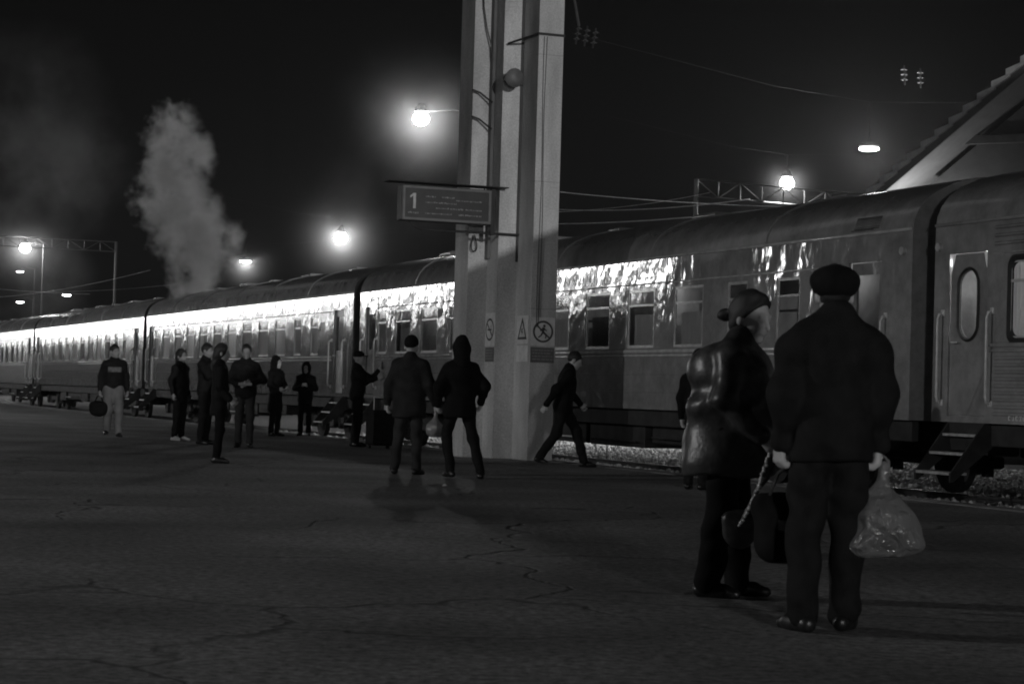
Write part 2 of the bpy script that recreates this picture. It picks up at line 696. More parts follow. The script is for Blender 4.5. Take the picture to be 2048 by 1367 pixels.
def bogie(parent, yc):
    mb = MB()
    for x in (.42, 2.62):
        mb.bbox(x - .06, x + .06, yc - 1.9, yc + 1.9, .22, .40, .03)
        for y in (yc - 1.2, yc + 1.2):
            mb.bbox(x - .16, x + .16, y - .17, y + .17, .12, .44, .04)
            mb.tube((x, y - .38, .1), (x, y - .38, .42), .09, 8).tube((x, y + .38, .1), (x, y + .38, .42), .09, 8)
    mb.bbox(.5, 2.6, yc - .3, yc + .3, .3, .85, .03)
    bo = mb.build('bogie', M_UNDER, parent)
    for x in (.77, 2.33):
        for y in (yc - 1.2, yc + 1.2):
            wb = MB().tube((x - .06, y, .32), (x + .06, y, .32), .475, 24).tube((x - .08, y, .32), (x + .08, y, .32), .12, 12)
            wb.build('wheel', M_UNDER, bo)


def steps(parent, y, wdt=.75):
    so = None
    for s in (0, 1):
        yy = y - wdt / 2 - .03 + s * (wdt + .03)
        st = MB()
        st.add([(.02, yy, .90), (.30, yy, .90), (.30, yy, .72), (-.42, yy, .17), (-.46, yy, .17), (-.46, yy, .27),
                (.02, yy + .03, .90), (.30, yy + .03, .90), (.30, yy + .03, .72), (-.42, yy + .03, .17), (-.46, yy + .03, .17), (-.46, yy + .03, .27)],
               [(5, 4, 3, 2, 1, 0), (6, 7, 8, 9, 10, 11), (0, 1, 7, 6), (1, 2, 8, 7), (2, 3, 9, 8), (3, 4, 10, 9), (4, 5, 11, 10), (5, 0, 6, 11)])
        if so is None:
            # back plate joins the two side plates
            st.add([(.02, yy, .90), (.02, yy + wdt + .06, .90), (.06, yy + wdt + .06, .55), (.06, yy, .55)], [(0, 1, 2, 3)])
            so = st.build('boarding_steps', M_UNDER, parent)
        else:
            st.build('step_side', M_UNDER, so)
    for k, (x, z) in enumerate(((.02, .76), (-.17, .53), (-.36, .29))):
        MB().bbox(x - .1, x + .16, y - wdt / 2 + .005, y + wdt / 2 - .005, z - .035, z, .004).build('tread', M_TREAD, so)


M_TREAD = mat('step_tread', 0.42, 0.5, 0.3, 12, 0.003, 60, metal=0.3)


def handrail(parent, y, z0, z1):
    mb = MB()
    mb.path([(.0, y, z0), (-.06, y, z0 + .02), (-.075, y, z0 + .08), (-.075, y, z1 - .08), (-.06, y, z1 - .02), (.0, y, z1)], .017, 8)
    mb.bbox(-.012, .0, y - .035, y + .035, z0 - .04, z0 + .04, .004).bbox(-.012, .0, y - .035, y + .035, z1 - .04, z1 + .04, .004)
    mb.build('handrail', M_GALV, parent, smooth=True)


def stadium(yc, zc, hw, hh, n=28):
    pts = []
    r = hw
    for i in range(n):
        a = 2 * math.pi * i / n
        y, z = math.cos(a) * r, math.sin(a) * r
        z += (hh - hw) * (1 if math.sin(a) > 1e-6 else -1 if math.sin(a) < -1e-6 else 0)
        pts.append((yc + y, zc + z))
    return pts


def carriage(label, t_near, length, pm, wins, covers, doors, ribbed=False, oval=False, full_detail=True, vents=(), seed=1):
    rr = random.Random(seed)
    root = empty('railway_carriage', P(SIDE_N, t_near), TH)
    tag(root, label, 'carriage', 'carriages of the standing train')
    holes = [(a, c, WZ0, WZ1) for a, c in wins]
    dz0, dz1 = 0.98, 3.02
    for (a, c) in doors:
        holes.append((a, c, dz0, dz1))
    side_wall(length, holes).build('side_wall', pm, root)
    # far side, ends and floor
    e = MB()
    e.add([(3.1, 0, .9), (3.1, length, .9), (3.1, length, 3.4), (3.1, 0, 3.4)], [(0, 1, 2, 3)])
    prof = [(0, .9)] + ROOF + [(3.1, .9)]
    for y in (0.0, length):
        e.add([(x, y, z) for x, z in prof], [tuple(range(len(prof)))])
    e.add([(0, 0, .9), (3.1, 0, .9), (3.1, length, .9), (0, length, .9)], [(0, 3, 2, 1)])
    e.build('end_and_far_walls', M_UNDER if not full_detail else pm, root)
    # roof: each drop of the profile a strip
    r = MB()
    rp = ROOF
    m_ = len(rp)
    nseg = 10
    vs, fs = [], []
    for k in range(nseg + 1):
        y = length * k / nseg
        vs += [(x, y, z) for x, z in rp]
    for k in range(nseg):
        for i in range(m_ - 1):
            fs.append((k * m_ + i, k * m_ + i + 1, (k + 1) * m_ + i + 1, (k + 1) * m_ + i))
    r.add(vs, fs)
    ro = r.build('roof', M_ROOF, root, smooth=True)
    for k in range(1, 6):                      # seams across the roof
        y = length * k / 6
        MB().path([(x - .006 if x < .3 else x, y, z + .008) for x, z in rp], .012, 5).build('roof_seam', M_ROOF, ro)
    for (y, wd, hh) in vents:
        vb = MB()
        vb.bbox(1.2, 1.9, y - wd / 2, y + wd / 2, 4.17, 4.19 + hh, .04)
        vb.build('roof_vent', M_ROOF, ro)
    MB().tube((-.012, .02, 3.40), (-.012, length - .02, 3.40), .022, 8).build('drip_rail', M_TRIM, root, smooth=True)
    # interior: pale partition so the glass is not an open hole
    MB().add([(1.0, .1, .95), (1.0, length - .1, .95), (1.0, length - .1, 3.3), (1.0, .1, 3.3)], [(0, 3, 2, 1)]).build('corridor_wall', mat('interior_panel', .45, .7), root)
    for i, (a, c) in enumerate(wins):
        cv = covers[i % len(covers)]
        window(root, a, c, WZ0, WZ1, cv, rr)
    # mouldings below the windows and at the belt
    spans = []
    cuts = sorted(doors)
    y = 0.05
    for a, c in cuts:
        spans.append((y, a - .12))
        y = c + .12
    spans.append((y, length - .05))
    for (a, c) in spans:
        if c - a > .6:
            for z, rr_ in ((1.86, .032), (1.79, .022)):
                MB().tube((-.006, a, z), (-.006, c, z), rr_, 8).build('belt_moulding', M_TRIM, root, smooth=True)
            MB().tube((-.004, a, 2.985), (-.004, c, 2.985), .012, 6).build('window_head_moulding', M_TRIM, root, smooth=True)
            if ribbed:
                for z in [1.02 + .085 * k for k in range(9)]:
                    MB().prism([(0.001, z - .026), (-.045, z - .012), (-.045, z + .012), (0.001, z + .026)], a + .1, c - .1).build('rib', pm, root)
                for z in (3.10, 3.20, 3.30):
                    MB().prism([(0.001, z - .026), (-.026, z - .010), (-.026, z + .010), (0.001, z + .026)], a + .05, c - .05).build('rib', pm, root)
            else:
                for z in (1.18, 1.48):
                    MB().tube((0, a, z), (0, c, z), .010, 6).build('side_crease', pm, root)
    # doors
    for (a, c) in doors:
        wd = c - a
        yc = (a + c) / 2
        if oval:
            out = [(a + .01, dz0 + .01), (c - .01, dz0 + .01), (c - .01, dz1 - .01), (a + .01, dz1 - .01)]
            hole = stadium(yc, 2.375, .20, .425, 28)
            mb = MB()
            # door leaf with an oval opening: fan the outer rectangle to the loop
            N_ = len(hole)
            rect = []
            for (y, z) in hole:
                dy, dz = y - yc, z - 2.0
                k = min((wd / 2 - .01) / max(abs(dy), 1e-6), ((dz1 - .01 - 2.0) if dz > 0 else (2.0 - dz0 - .01)) / max(abs(dz), 1e-6))
                rect.append((yc + dy * k, 2.0 + dz * k))
            vs = [(.02, y, z) for y, z in rect] + [(.02, y, z) for y, z in hole] + [(.06, y, z) for y, z in hole]
            fs = []
            for i in range(N_):
                j = (i + 1) % N_
                fs += [(i, N_ + i, N_ + j, j), (N_ + i, 2 * N_ + i, 2 * N_ + j, N_ + j)]
            for (y, z) in out:
                pass
            mb.add(vs, fs)
            mb.box(.026, .03, a + .01, c - .01, dz0 + .01, 1.93)
            do = mb.build('door', pm, root)
            g = MB()
            o1, o2, o3 = stadium(yc, 2.375, .245, .47), stadium(yc, 2.375, .195, .42), stadium(yc, 2.375, .22, .445)
            g.ring([(.012, *p) for p in o1], [(-.012, *p) for p in o3], None)
            g.ring([(-.012, *p) for p in o3], [(.035, *p) for p in o2], None)
            g.build('window_gasket', M_RUBBER, do, smooth=True)
            pn = MB()
            pp = stadium(yc, 2.375, .205, .43)
            pn.add([(.03, *p) for p in pp], [tuple(reversed(range(len(pp))))])
            pn.build('pane', M_GLASS, do)
            cur = []
            cf = []
            for i in range(13):
                y = yc + .26 - .20 * i / 12
                for z in (1.7, 2.62):
                    cur.append((.50 + .07 * math.cos(3 * math.pi * i / 12), y, z))
            for i in range(12):
                cf.append((2 * i, 2 * i + 2, 2 * i + 3, 2 * i + 1))
            MB().add(cur, cf).build('curtain', M_CURT, do)
        else:
            mb = MB().box(.05, .09, a + .01, c - .01, dz0 + .01, 2.02).box(.05, .09, a + .01, c - .01, 2.85, dz1 - .01)
            mb.box(.05, .09, a + .01, a + .13, 2.02, 2.85).box(.05, .09, c - .13, c - .01, 2.02, 2.85)
            do = mb.build('door', pm if full_detail else M_DOORREC, root)
            MB().add([(.07, a + .13, 2.02), (.07, c - .13, 2.02), (.07, c - .13, 2.85), (.07, a + .13, 2.85)], [(0, 3, 2, 1)]).build('pane', M_GLASS, do)
        MB().tube((.02, yc + .28, 1.9), (-.05, yc + .28, 1.9), .012, 6).tube((-.045, yc + .28, 1.9), (-.045, yc + .16, 1.9), .011, 6).build('door_handle', M_GALV, do)
        handrail(root, a - .13, 1.14, 2.28)
        handrail(root, c + .13, 1.14, 2.28)
        steps(root, yc)
    # underframe
    ub = MB()
    ub.bbox(.12, .22, .1, length - .1, .62, .89, .01).bbox(2.88, 2.98, .1, length - .1, .62, .89, .01)
    ub.bbox(1.3, 1.8, .1, length - .1, .45, .89, .02)
    ub.build('sole_bar', M_UNDER, root)
    bogie(root, 3.6)
    bogie(root, length - 3.6)
    y = 6.4
    while y < length - 7.4:
        ln = rr.uniform(1.1, 2.4)
        zb = rr.uniform(.24, .36)
        ub = MB().bbox(.18 + rr.uniform(0, .12), 1.25, y, y + ln, zb, .8, .02)
        bx = ub.build('equipment_box', M_UNDER, root)
        MB().tube((.16, y + .2, zb + .1), (.16, y + ln - .2, zb + .1), .018, 6).build('box_rail', M_GALV if rr.random() < .45 else M_UNDER, bx)
        y += ln + rr.uniform(.08, .25)
    # gangway bellows and buffers at the far end
    gw = MB()
    for k in range(5):
        gw.box(.85 + .02 * (k % 2), 2.25 - .02 * (k % 2), length + k * .11, length + k * .11 + .10, 1.0, 3.35 - .02 * (k % 2))
    gw.build('gangway_bellows', M_RUBBER, root)
    for x in (.68, 2.42):
        bf = MB().tube((x, length, .88), (x, length + .22, .88), .07, 10).tube((x, length + .20, .88), (x, length + .26, .88), .2, 16)
        bf.build('buffer', M_UNDER, root)
    return root


T_E = 23.04
L_CAR = 24.0
PITCH_T = 24.54
# D type window layout: narrow, narrow, nine wide ones, narrow (from the near end at y = 0)
BASE = T_E + .54
wl = [(2.95, 3.65), (4.55, 5.2)] + [(29.6 + 1.785 * k - BASE, 29.6 + 1.785 * k - BASE + 1.05) for k in range(9)] + [(45.55 - BASE, 46.2 - BASE)]
dl = [(.75, 1.6), (22.75, 23.55)]
vt = [(4, .5, .05), (8.5, .9, .07), (12.2, .5, .05), (15.5, .9, .07), (19, .5, .06), (21.5, .7, .1)]
carriage('ribbed carriage nearest the camera with an oval door window', T_E - L_CAR, L_CAR, M_SIDE[4],
         [(L_CAR - 2.75, L_CAR - 1.62), (L_CAR - 4.7, L_CAR - 3.55), (L_CAR - 6.6, L_CAR - 5.5)], ['sides'], [(L_CAR - 1.16, L_CAR - .34)], ribbed=True, oval=True, vents=vt, seed=3)
carriage('smooth sided carriage directly behind the concrete pillar', BASE, L_CAR, M_SIDE[3],
         wl, ['none', 'none', 'blind', 'blind', 'blind', 'blind', 'none', 'blind', 'blind', 'none', 'blind', 'full'], dl, vents=vt, seed=5)
carriage('carriage with brightly reflecting band right behind the waiting group', BASE + PITCH_T, L_CAR, M_SIDE[2],
         wl, ['full', 'full', 'full', 'full', 'full', 'full', 'full', 'sides'], dl, full_detail=False, vents=vt, seed=8)
carriage('second farthest carriage left of the waiting group', BASE + 2 * PITCH_T, L_CAR, M_SIDE[1],
         wl, ['full', 'full', 'sides'], dl, full_detail=False, vents=vt, seed=9)
carriage('farthest ribbed carriage at the left edge of the photo', BASE + 3 * PITCH_T, L_CAR, M_SIDE[0],
         wl, ['none'], dl, ribbed=True, full_detail=False, vents=vt, seed=10)
# marks on the carriages nearest the camera: vent grille, tail lamp, stencilled number
near_roots = [o for o in col.objects if o.name.startswith('railway_carriage') and o.type == 'EMPTY']
rE, rD = near_roots[0], near_roots[1]
for r_, cnt, pw_ in ((rD, 4, 3), (near_roots[2], 5, 26), (near_roots[3], 4, 26)):      # lamps added inside to lighten the windows
    for k in range(cnt):
        y = L_CAR * (k + .5) / cnt
        MB().ball((.62, y, 3.15), .06, 10, 6, (1, 1, .5)).build('pane_fill_lamp', emis('pane_fill_bulb', 5), r_)
        ld = bpy.data.lights.new('pane_fill_light', 'POINT')
        ld.energy = pw_
        ld.shadow_soft_size = .12
        lo2 = bpy.data.objects.new('pane_fill_light', ld)
        col.objects.link(lo2)
        lo2.parent = r_
        lo2.location = (.62, y, 3.0)
gr = MB().box(-.012, -.002, .98, 1.55, 3.45, 3.46)
for k in range(8):
    z = 3.46 + k * .022
    gr.add([(.02 + k * .006, .85, z), (.02 + k * .006, 1.5, z), (.0 + k * .008, 1.5, z + .018), (.0 + k * .008, .85, z + .018)], [(0, 1, 2, 3)])
gr.build('vent_grille', M_UNDER, rD)
for k in range(6):
    y = L_CAR - 1.72 - k * .075
    st = MB().box(-.004, -.001, y, y + .045, .945, .956).box(-.004, -.001, y + (.01 if k % 2 else .03), y + (.02 if k % 2 else .045), .955, .991)
    if k % 3 != 1:
        st.box(-.004, -.001, y, y + .045, .99, 1.0)
    st.build('stencil_mark', M_SIGN, rE)
for r_, y in ((rD, .2), (rE, L_CAR - .12)):
    MB().tube((-.05, y, 3.12), (.0, y, 3.12), .055, 12).build('marker_lamp_housing', M_TRIM, r_)
# a lamp burning in the vestibule of the nearest carriage
lo = MB().ball((.75, L_CAR - .62, 2.72), .028, 10, 6).build('vestibule_lamp', emis('vestibule_bulb', 26), rE)
ld = bpy.data.lights.new('vestibule_light', 'POINT')
ld.energy = 14
ld.shadow_soft_size = .05
lo2 = bpy.data.objects.new('vestibule_light', ld)
col.objects.link(lo2)
lo2.parent = rE
lo2.location = (.32, L_CAR - .75, 2.95)

ld = bpy.data.lights.new('curtain_fill_light', 'POINT')  # interior lamp added so the curtains of the nearest carriage glow
ld.energy = 40
ld.shadow_soft_size = .1
lo2 = bpy.data.objects.new('curtain_fill_light', ld)
col.objects.link(lo2)
lo2.parent = rE
lo2.location = (.5, L_CAR - 2.3, 3.1)
MB().ball((.5, L_CAR - 2.3, 3.22), .07, 10, 6, (1, 1, .5)).build('curtain_fill_lamp', emis('curtain_fill_bulb', 6), rE)


def rrect(y0, y1, z0, z1, r, n=6):
    pts = []
    for cy, cz, a0 in ((y1 - r, z1 - r, 0), (y0 + r, z1 - r, 90), (y0 + r, z0 + r, 180), (y1 - r, z0 + r, 270)):
        for i in range(n + 1):
            a_ = rad(a0 + 90 * i / n)
            pts.append((cy + r * math.cos(a_), cz + r * math.sin(a_)))
    return pts


for wo_ in [c for c in rE.children if c.name.startswith('window') and 'moulding' not in c.name]:
    wy = 1.13
    o1 = rrect(-.05, wy + .03, -.05, WZ1 - WZ0 + .05, .14)
    o2 = rrect(-.02, wy + .0, -.02, WZ1 - WZ0 + .02, .13)
    o3 = rrect(.045, wy - .06, .045, WZ1 - WZ0 - .045, .11)
    gk = MB()
    gk.ring([(-.001, *p) for p in o1], [(-.022, *p) for p in o2], None)
    gk.ring([(-.022, *p) for p in o2], [(.03, *p) for p in o3], None)
    gk.build('window_gasket', M_RUBBER, wo_, smooth=True)

# ------------------------------------------------------------------ the stepped concrete pillar and what hangs on it
PT = 32.0
pil = empty('platform_pillar', P(12.96, PT), TH)
tag(pil, 'tall stepped pale concrete pillar carrying signs at the platform edge', 'pillar')
N0 = 12.96
PH = 9.6
shafts = [(0.0, .44, 0.0, .70), (-.345, .44, .70, 1.20), (-.69, .44, 1.20, 1.85)]
for (a, c, t0, t1) in shafts:
    mb = MB()
    mb.bbox(a, c, t0, t1 - .002, 0.0, PH, .015)
    mb.build('shaft', M_CONC, pil)
    mb = MB().bbox(a - .03, c + .03, t0 - .03, t1 - .005, 0, .10, .012)
MB().bbox(-.95, .7, -.35, 2.2, PH, PH + .5, .03).build('capital', M_CONC, pil)
# horizontal day joints, thin strips darker than the plaster
for z in (2.5, 4.6, 6.7):
    MB().box(-.001, .4405, -.001, .1, z, z + .006).build('joint', mat('joint_dark', .2, .9), pil)
# cables and conduits: dark trunking in the inner corner, thin wires on the face
cb = MB()
cb.bbox(-.035, -.003, .66, .695, 3.3, PH, .004)
cb.build('conduit', M_CABLE, pil)
cb = MB().bbox(-.40, -.348, 1.06, 1.19, 3.35, PH, .006)
cb.build('cable_trunking', mat('trunking', .10, .6), pil)
for (x, ph_) in ((.10, 0.0), (.135, 1.4)):
    pts = [(x + .012 * math.sin(z * 1.7 + ph_), -.012, z) for z in np.linspace(2.2, 7.0, 28)]
    MB().path(pts, .007, 5).build('wire', M_CABLE, pil)
# clamp band around the front shaft, with a cable off to the right
bd = MB().box(-.02, .46, -.02, -.004, 7.02, 7.06).box(-.02, -.004, -.004, .7, 7.02, 7.06).box(.444, .46, -.004, .7, 7.02, 7.06)
bd.tube((-.01, 0, 7.04), (-.30, .62, 6.94), .018, 6)
bd.build('clamp_band', M_DARK, pil)
# hanging loop of cable below the board
lp = [(-.62 + .05 * math.sin(a), 1.12, 3.75 - .28 * math.sin(a / 2)) for a in np.linspace(0, 2 * math.pi, 20)]
MB().path(lp, .012, 6).build('cable_loop', M_CABLE, pil)
pts = [(-.62, 1.14, PH - .1), (-.6, 1.14, 8.2), (-.56, 1.13, 7.6), (-.50, 1.12, 7.25), (-.42, 1.1, 6.95), (-.40, 1.06, 6.7)]
MB().path(pts, .012, 6).build('sagging_cable', M_CABLE, pil)
for z in (6.15, 5.7):
    pts = [(-.74, 1.1, z + .04), (-.6, 1.1, z), (-.45, 1.05, z - .12), (-.41, 1.0, z - .16)]
    MB().path(pts, .016, 6).build('strap', M_CABLE, pil)
# loudspeaker on the middle shaft
M_SPK = mat('loudspeaker_paint', .16, .6, .2, 8)
sp = empty('loudspeaker', P(N0 - .28, PT + .60), TH)
tag(sp, 'small dark horn loudspeaker high on the pillar', 'loudspeaker')
MB().tube((0, 0, 6.36), (0, -.26, 6.33), .09, 16, .16).build('horn', M_SPK, sp, smooth=True)
MB().tube((0, .02, 6.36), (0, .10, 6.36), .07, 12).build('driver', M_SPK, sp)
MB().path([(.1, -.1, 6.33), (.2, -.05, 6.27), (.29, .03, 6.27)], .008, 5).build('lead', M_SPK, sp)

# departure board with a figure 1
BN0, BN1, BT = 10.84, 12.42, PT + .55
bz0, bz1 = 3.88, 4.46
dsp = empty('departure_board', P(BN0, BT), TH)
tag(dsp, 'dark departure board showing the figure 1 hung on the pillar', 'information board')
W = BN1 - BN0
M_BOARD = mat('board_casing', .045, .6, .2, 5)
M_FACE = mat('board_face', .028, .35, .3, 4)
M_GLY = mat('board_glyph', .42, .6, .2, 12)
MB().bbox(0, W, 0, .22, bz0, bz1, .012).build('casing', M_BOARD, dsp)
MB().box(.05, W - .05, -.006, -.001, bz0 + .05, bz1 - .05).build('face', M_FACE, dsp)
mf = MB()
mf.box(.02, W - .02, -.022, 0.001, bz0 + .012, bz0 + .05).box(.02, W - .02, -.022, 0.001, bz1 - .05, bz1 - .012)
mf.box(.02, .058, -.022, 0.001, bz0 + .05, bz1 - .05).box(W - .058, W - .02, -.022, 0.001, bz0 + .05, bz1 - .05)
mf.build('bezel', mat('board_bezel', .11, .45, .2, 6), dsp)
g1 = MB().box(.20, .245, -.012, -.006, bz0 + .20, bz0 + .45)
g1.add([(.20, -.012, bz0 + .45), (.145, -.012, bz0 + .405), (.145, -.012, bz0 + .37), (.20, -.012, bz0 + .405)], [(0, 1, 2, 3)])
g1.build('figure_one', M_GLY, dsp)
tx = MB()
rt = random.Random(4)
for (x0, x1, z, h) in ((.12, .29, bz0 + .115, .028), (.60, .82, bz0 + .21, .022), (.85, 1.08, bz0 + .21, .022), (.42, .60, bz0 + .395, .02), (.95, 1.40, bz0 + .355, .02), (.42, .95, bz0 + .30, .02), (.42, .88, bz0 + .12, .02), (1.0, 1.42, bz0 + .12, .02), (1.12, 1.42, bz0 + .21, .022), (.70, .90, bz0 + .395, .02)):
    x = x0
    while x < x1:
        wd = rt.uniform(.014, .024)
        tx.box(x, x + wd * .35, -.010, -.006, z, z + h)
        if rt.random() < .7:
            tx.box(x, x + wd, -.010, -.006, z + h * rt.choice((0, .4, .8)), z + h * rt.choice((.2, .6, 1.0)) + .004)
        x += wd + .009
tx.build('text_line', mat('board_text', .3, .6, .2, 12), dsp)
MB().bbox(-.22, W + .28, -.06, .30, bz1 + .045, bz1 + .062, .004).build('rain_cover', M_DARK, dsp)
MB().tube((.1, .1, bz1), (.1, .1, bz1 + .05), .012, 6).tube((W - .1, .1, bz1), (W - .1, .1, bz1 + .05), .012, 6).build('cover_post', M_DARK, dsp)
br = MB()
br.path([(.18, .1, bz0), (.25, .1, bz0 - .07), (.36, .1, bz0 - .12), (.6, .1, bz0 - .13), (W + .55, .1, bz0 - .13)], .022, 8)
br.bbox(W + .005, W + .08, .04, .14, bz0 - .16, bz1 + .03, .01)
br.build('bracket', M_DARK, dsp)

# signs on the pillar


def disc(mb, c, r, y, n=28, r_in=0.0):
    vs = [(c[0] + r * math.cos(2 * math.pi * i / n), y, c[1] + r * math.sin(2 * math.pi * i / n)) for i in range(n)]
    if r_in:
        vs += [(c[0] + r_in * math.cos(2 * math.pi * i / n), y, c[1] + r_in * math.sin(2 * math.pi * i / n)) for i in range(n)]
        mb.add(vs, [(i, (i + 1) % n, n + (i + 1) % n, n + i) for i in range(n)])
    else:
        mb.add(vs, [tuple(range(n))])
    return mb


def text_plate(parent, x0, x1, y, z0, z1, flip=False):
    t_ = MB().box(x0, x1, y - .008, y - .003, z0, z1)
    p_ = t_.build('text_plate', M_PLATE, parent)
    l_ = MB()
    r2 = random.Random(int(z0 * 100))
    for k in range(4):
        z = z1 - .045 - k * (z1 - z0 - .05) / 4
        x = x0 + .03
        while x < x1 - .06:
            wd = r2.uniform(.02, .07)
            l_.box(x, min(x + wd, x1 - .03), y - .010, y - .008, z - .010, z + .006)
            x += wd + .014
    l_.build('small_print', mat('faded_print', .26, .6), p_)


def prohibition(name, label, n_, t_, rz, zc, wd, hgt, figure):
    root = empty(name, P(n_, t_), rz)
    tag(root, label, 'sign')
    MB().box(-wd / 2, wd / 2, -.012, -.004, zc - hgt / 2, zc + hgt / 2).build('board', M_SIGN, root)
    r = min(wd, hgt) * .43
    mb = MB()
    if figure != 'triangle':
        disc(mb, (0, zc), r, -.0145, 36, r * .82)
        c, s = math.cos(rad(-42)), math.sin(rad(-42))
        hw = r * .075
        L_ = r * .84
        mb.add([(L_ * c - hw * -s, -.0160, zc + L_ * s - hw * c), (L_ * c + hw * -s, -.0160, zc + L_ * s + hw * c),
                (-L_ * c + hw * -s, -.0160, zc - L_ * s + hw * c), (-L_ * c - hw * -s, -.0160, zc - L_ * s - hw * c)], [(0, 1, 2, 3)])
        mb.build('prohibition_ring', M_INK, root)
    if figure == 'walker':
        f = MB()
        disc(f, (.02, zc + r * .52), r * .13, -.0152, 14)

        def limb(a, b_, w_):
            a, b_ = Vector((a[0] * r, 0, a[1] * r)), Vector((b_[0] * r, 0, b_[1] * r))
            d = (b_ - a).normalized()
            p = Vector((-d.z, 0, d.x)) * w_ * r
            o = Vector((0, -.0152, zc))
            f.add([a + p + o, b_ + p * .8 + o, b_ - p * .8 + o, a - p + o], [(0, 1, 2, 3)])
        limb((.05, .38), (-.02, -.08), .14)
        limb((-.02, -.05), (.30, -.32), .09)
        limb((.30, -.32), (.26, -.62), .07)
        limb((-.02, -.05), (-.20, -.36), .09)
        limb((-.20, -.36), (-.46, -.55), .07)
        limb((.05, .32), (.36, .06), .06)
        limb((.02, .32), (-.30, .05), .06)
        f.build('walking_figure', M_INK, root)
    elif figure == 'cigarette':
        f = MB().box(-r * .5, r * .45, -.0152, -.0130, zc - r * .08, zc + r * .06)
        f.box(r * .3, r * .36, -.0152, -.0130, zc + r * .12, zc + r * .4)
        f.build('cigarette_figure', M_INK, root)
    elif figure == 'triangle':
        f = MB()
        R = wd * .46
        zt = zc - .02
        out = [(0, zt + R), (R * .9, zt - R * .62), (-R * .9, zt - R * .62)]
        inn = [(0, zt + R * .62), (R * .60, zt - R * .44), (-R * .60, zt - R * .44)]
        f.add([(x, -.0145, z) for x, z in out] + [(x, -.0145, z) for x, z in inn], [(0, 1, 4, 3), (1, 2, 5, 4), (2, 0, 3, 5)])
        f.add([(-.03, -.0150, zt + .15 * R), (.03, -.0150, zt + .2 * R), (.0, -.0150, zt - .05 * R), (.045, -.0150, zt - .02 * R), (-.02, -.0150, zt - .36 * R), (-.005, -.0150, zt - .12 * R), (-.045, -.0150, zt - .12 * R)],
              [(0, 6, 5, 2, 1), (2, 5, 4, 3)])
        f.build('warning_triangle', M_INK, root)
    return root


s1 = prohibition('prohibition_sign', 'large square no crossing sign with barred walking figure on pillar', N0 + .215, PT, TH, 2.13, .42, .47, 'walker')
text_plate(s1, -.21, .21, 0, 1.62, 1.87)
# faces looking towards the platform: turned a quarter
s2 = prohibition('warning_sign', 'narrow looking warning triangle sign on the pillar side face', N0, PT + .34, TH - rad(90), 2.16, .50, .47, 'triangle')
MB().box(-.25, .25, -.010, -.004, 1.63, 1.90).build('notice_sheet', M_SIGN, s2)
s3 = prohibition('no_smoking_sign', 'round barred sign on the recessed left side of the pillar', N0 - .345, PT + .95, TH - rad(90), 2.16, .44, .56, 'cigarette')
text_plate(s3, -.2, .2, 0, 1.62, 1.86)

# ------------------------------------------------------------------ lamps of the place


def lamp_mast(label, head, power, style, radius=.16, emi=300.0, arm=1.2, size=1.0, hung=False):
    """lamp_mast > pole, arm, housing, glass; head is the world position of the glass"""
    r0 = empty('lamp_mast', (head.x, head.y, -.3))
    tag(r0, label, 'lamp', 'lamps over the tracks')
    hz = head.z + .3
    if hung:      # on a span wire across the tracks
        MB().tube((0, 0, hz + .2 * size), (0, 0, hz + 1.3), .012, 5).build('hanger', M_DARK, r0)
        MB().path([P(-9, 0, hz + 2.4), P(-3, 0, hz + 1.5), P(0, 0, hz + 1.3), P(4, 0, hz + 1.6), P(12, 0, hz + 2.9)], .0025, 4).build('span_wire', M_DARK, r0)
    else:
        MB().tube((arm, .1, 0), (arm, .1, hz + .35), .11, 10, .06).build('pole', M_DARK, r0)
        MB().path([(arm, .1, hz + .30), (arm * .5, .05, hz + .42), (.1 * arm, 0, hz + .24 * size)], .035, 6).build('arm', M_DARK, r0)
    if style == 'disc':
        MB().ball((0, 0, hz + .10 * size), .36 * size, 20, 8, (1, 1, .32)).build('housing', M_MAST, r0, smooth=True)
        MB().ball((0, 0, hz), .35 * size, 20, 8, (1, 1, .22)).build('glass', lamp_glass(emi), r0, smooth=True)
    else:
        MB().tube((0, 0, hz + radius * .86), (0, 0, hz + radius * .86 + .25 * size), .2 * size, 14, .08 * size).build('housing', M_MAST, r0)
        MB().ball((0, 0, hz), radius, 16, 10, (1, 1, .85)).build('glass', lamp_glass(emi), r0, smooth=True)
    if power:
        l = bpy.data.lights.new('lamp_light', 'POINT')
        l.energy = power
        l.shadow_soft_size = radius * .8 if style == 'globe' else .15
        lo = bpy.data.objects.new('lamp_light', l)
        col.objects.link(lo)
        lo.parent = r0
        lo.location = (0, 0, hz if style == 'globe' else hz - .1)
    return r0


lamp_mast('brightest lamp with a wide halo left of the pillar', S(842, 238, 84), 1300, 'globe', .34, 90, 2.6, 1.3)
lamp_mast('glowing lamp low above the carriage roof left of the board', S(682, 476, 140), 4200, 'globe', .44, 60, 1.4, 1.6, True)
lamp_mast('lamp right of the steam plume above the carriages', S(491, 523, 160), 1500, 'disc', .3, 60, 1.5, 1.3, True)
lamp_mast('lamp hanging from the gantry near the left edge', S(50, 496, 160), 2600, 'globe', .42, 60, 1.4, 1.4)
lamp_mast('small oval lamp above the second farthest carriage', S(133, 590, 205), 200, 'disc', .2, 20, 1.4, 1.2, True)
lamp_mast('lowest small lamp above the farthest carriage', S(40, 604, 220), 150, 'disc', .2, 14, 1.4, 1.1)
lamp_mast('small dim lamp just below the gantry lamp', S(40, 543, 200), 120, 'disc', .2, 8, 1.4, 1.0)
lamp_mast('round lamp beside the distant gantry right of the pillar', S(1574, 367, 95), 2200, 'globe', .33, 60, -1.4, 1.3, True)
lamp_mast('flat disc lamp near the tiled roof', S(1738, 298, 58), 6500, 'disc', .2, 40, 1.6, 0.80, True)


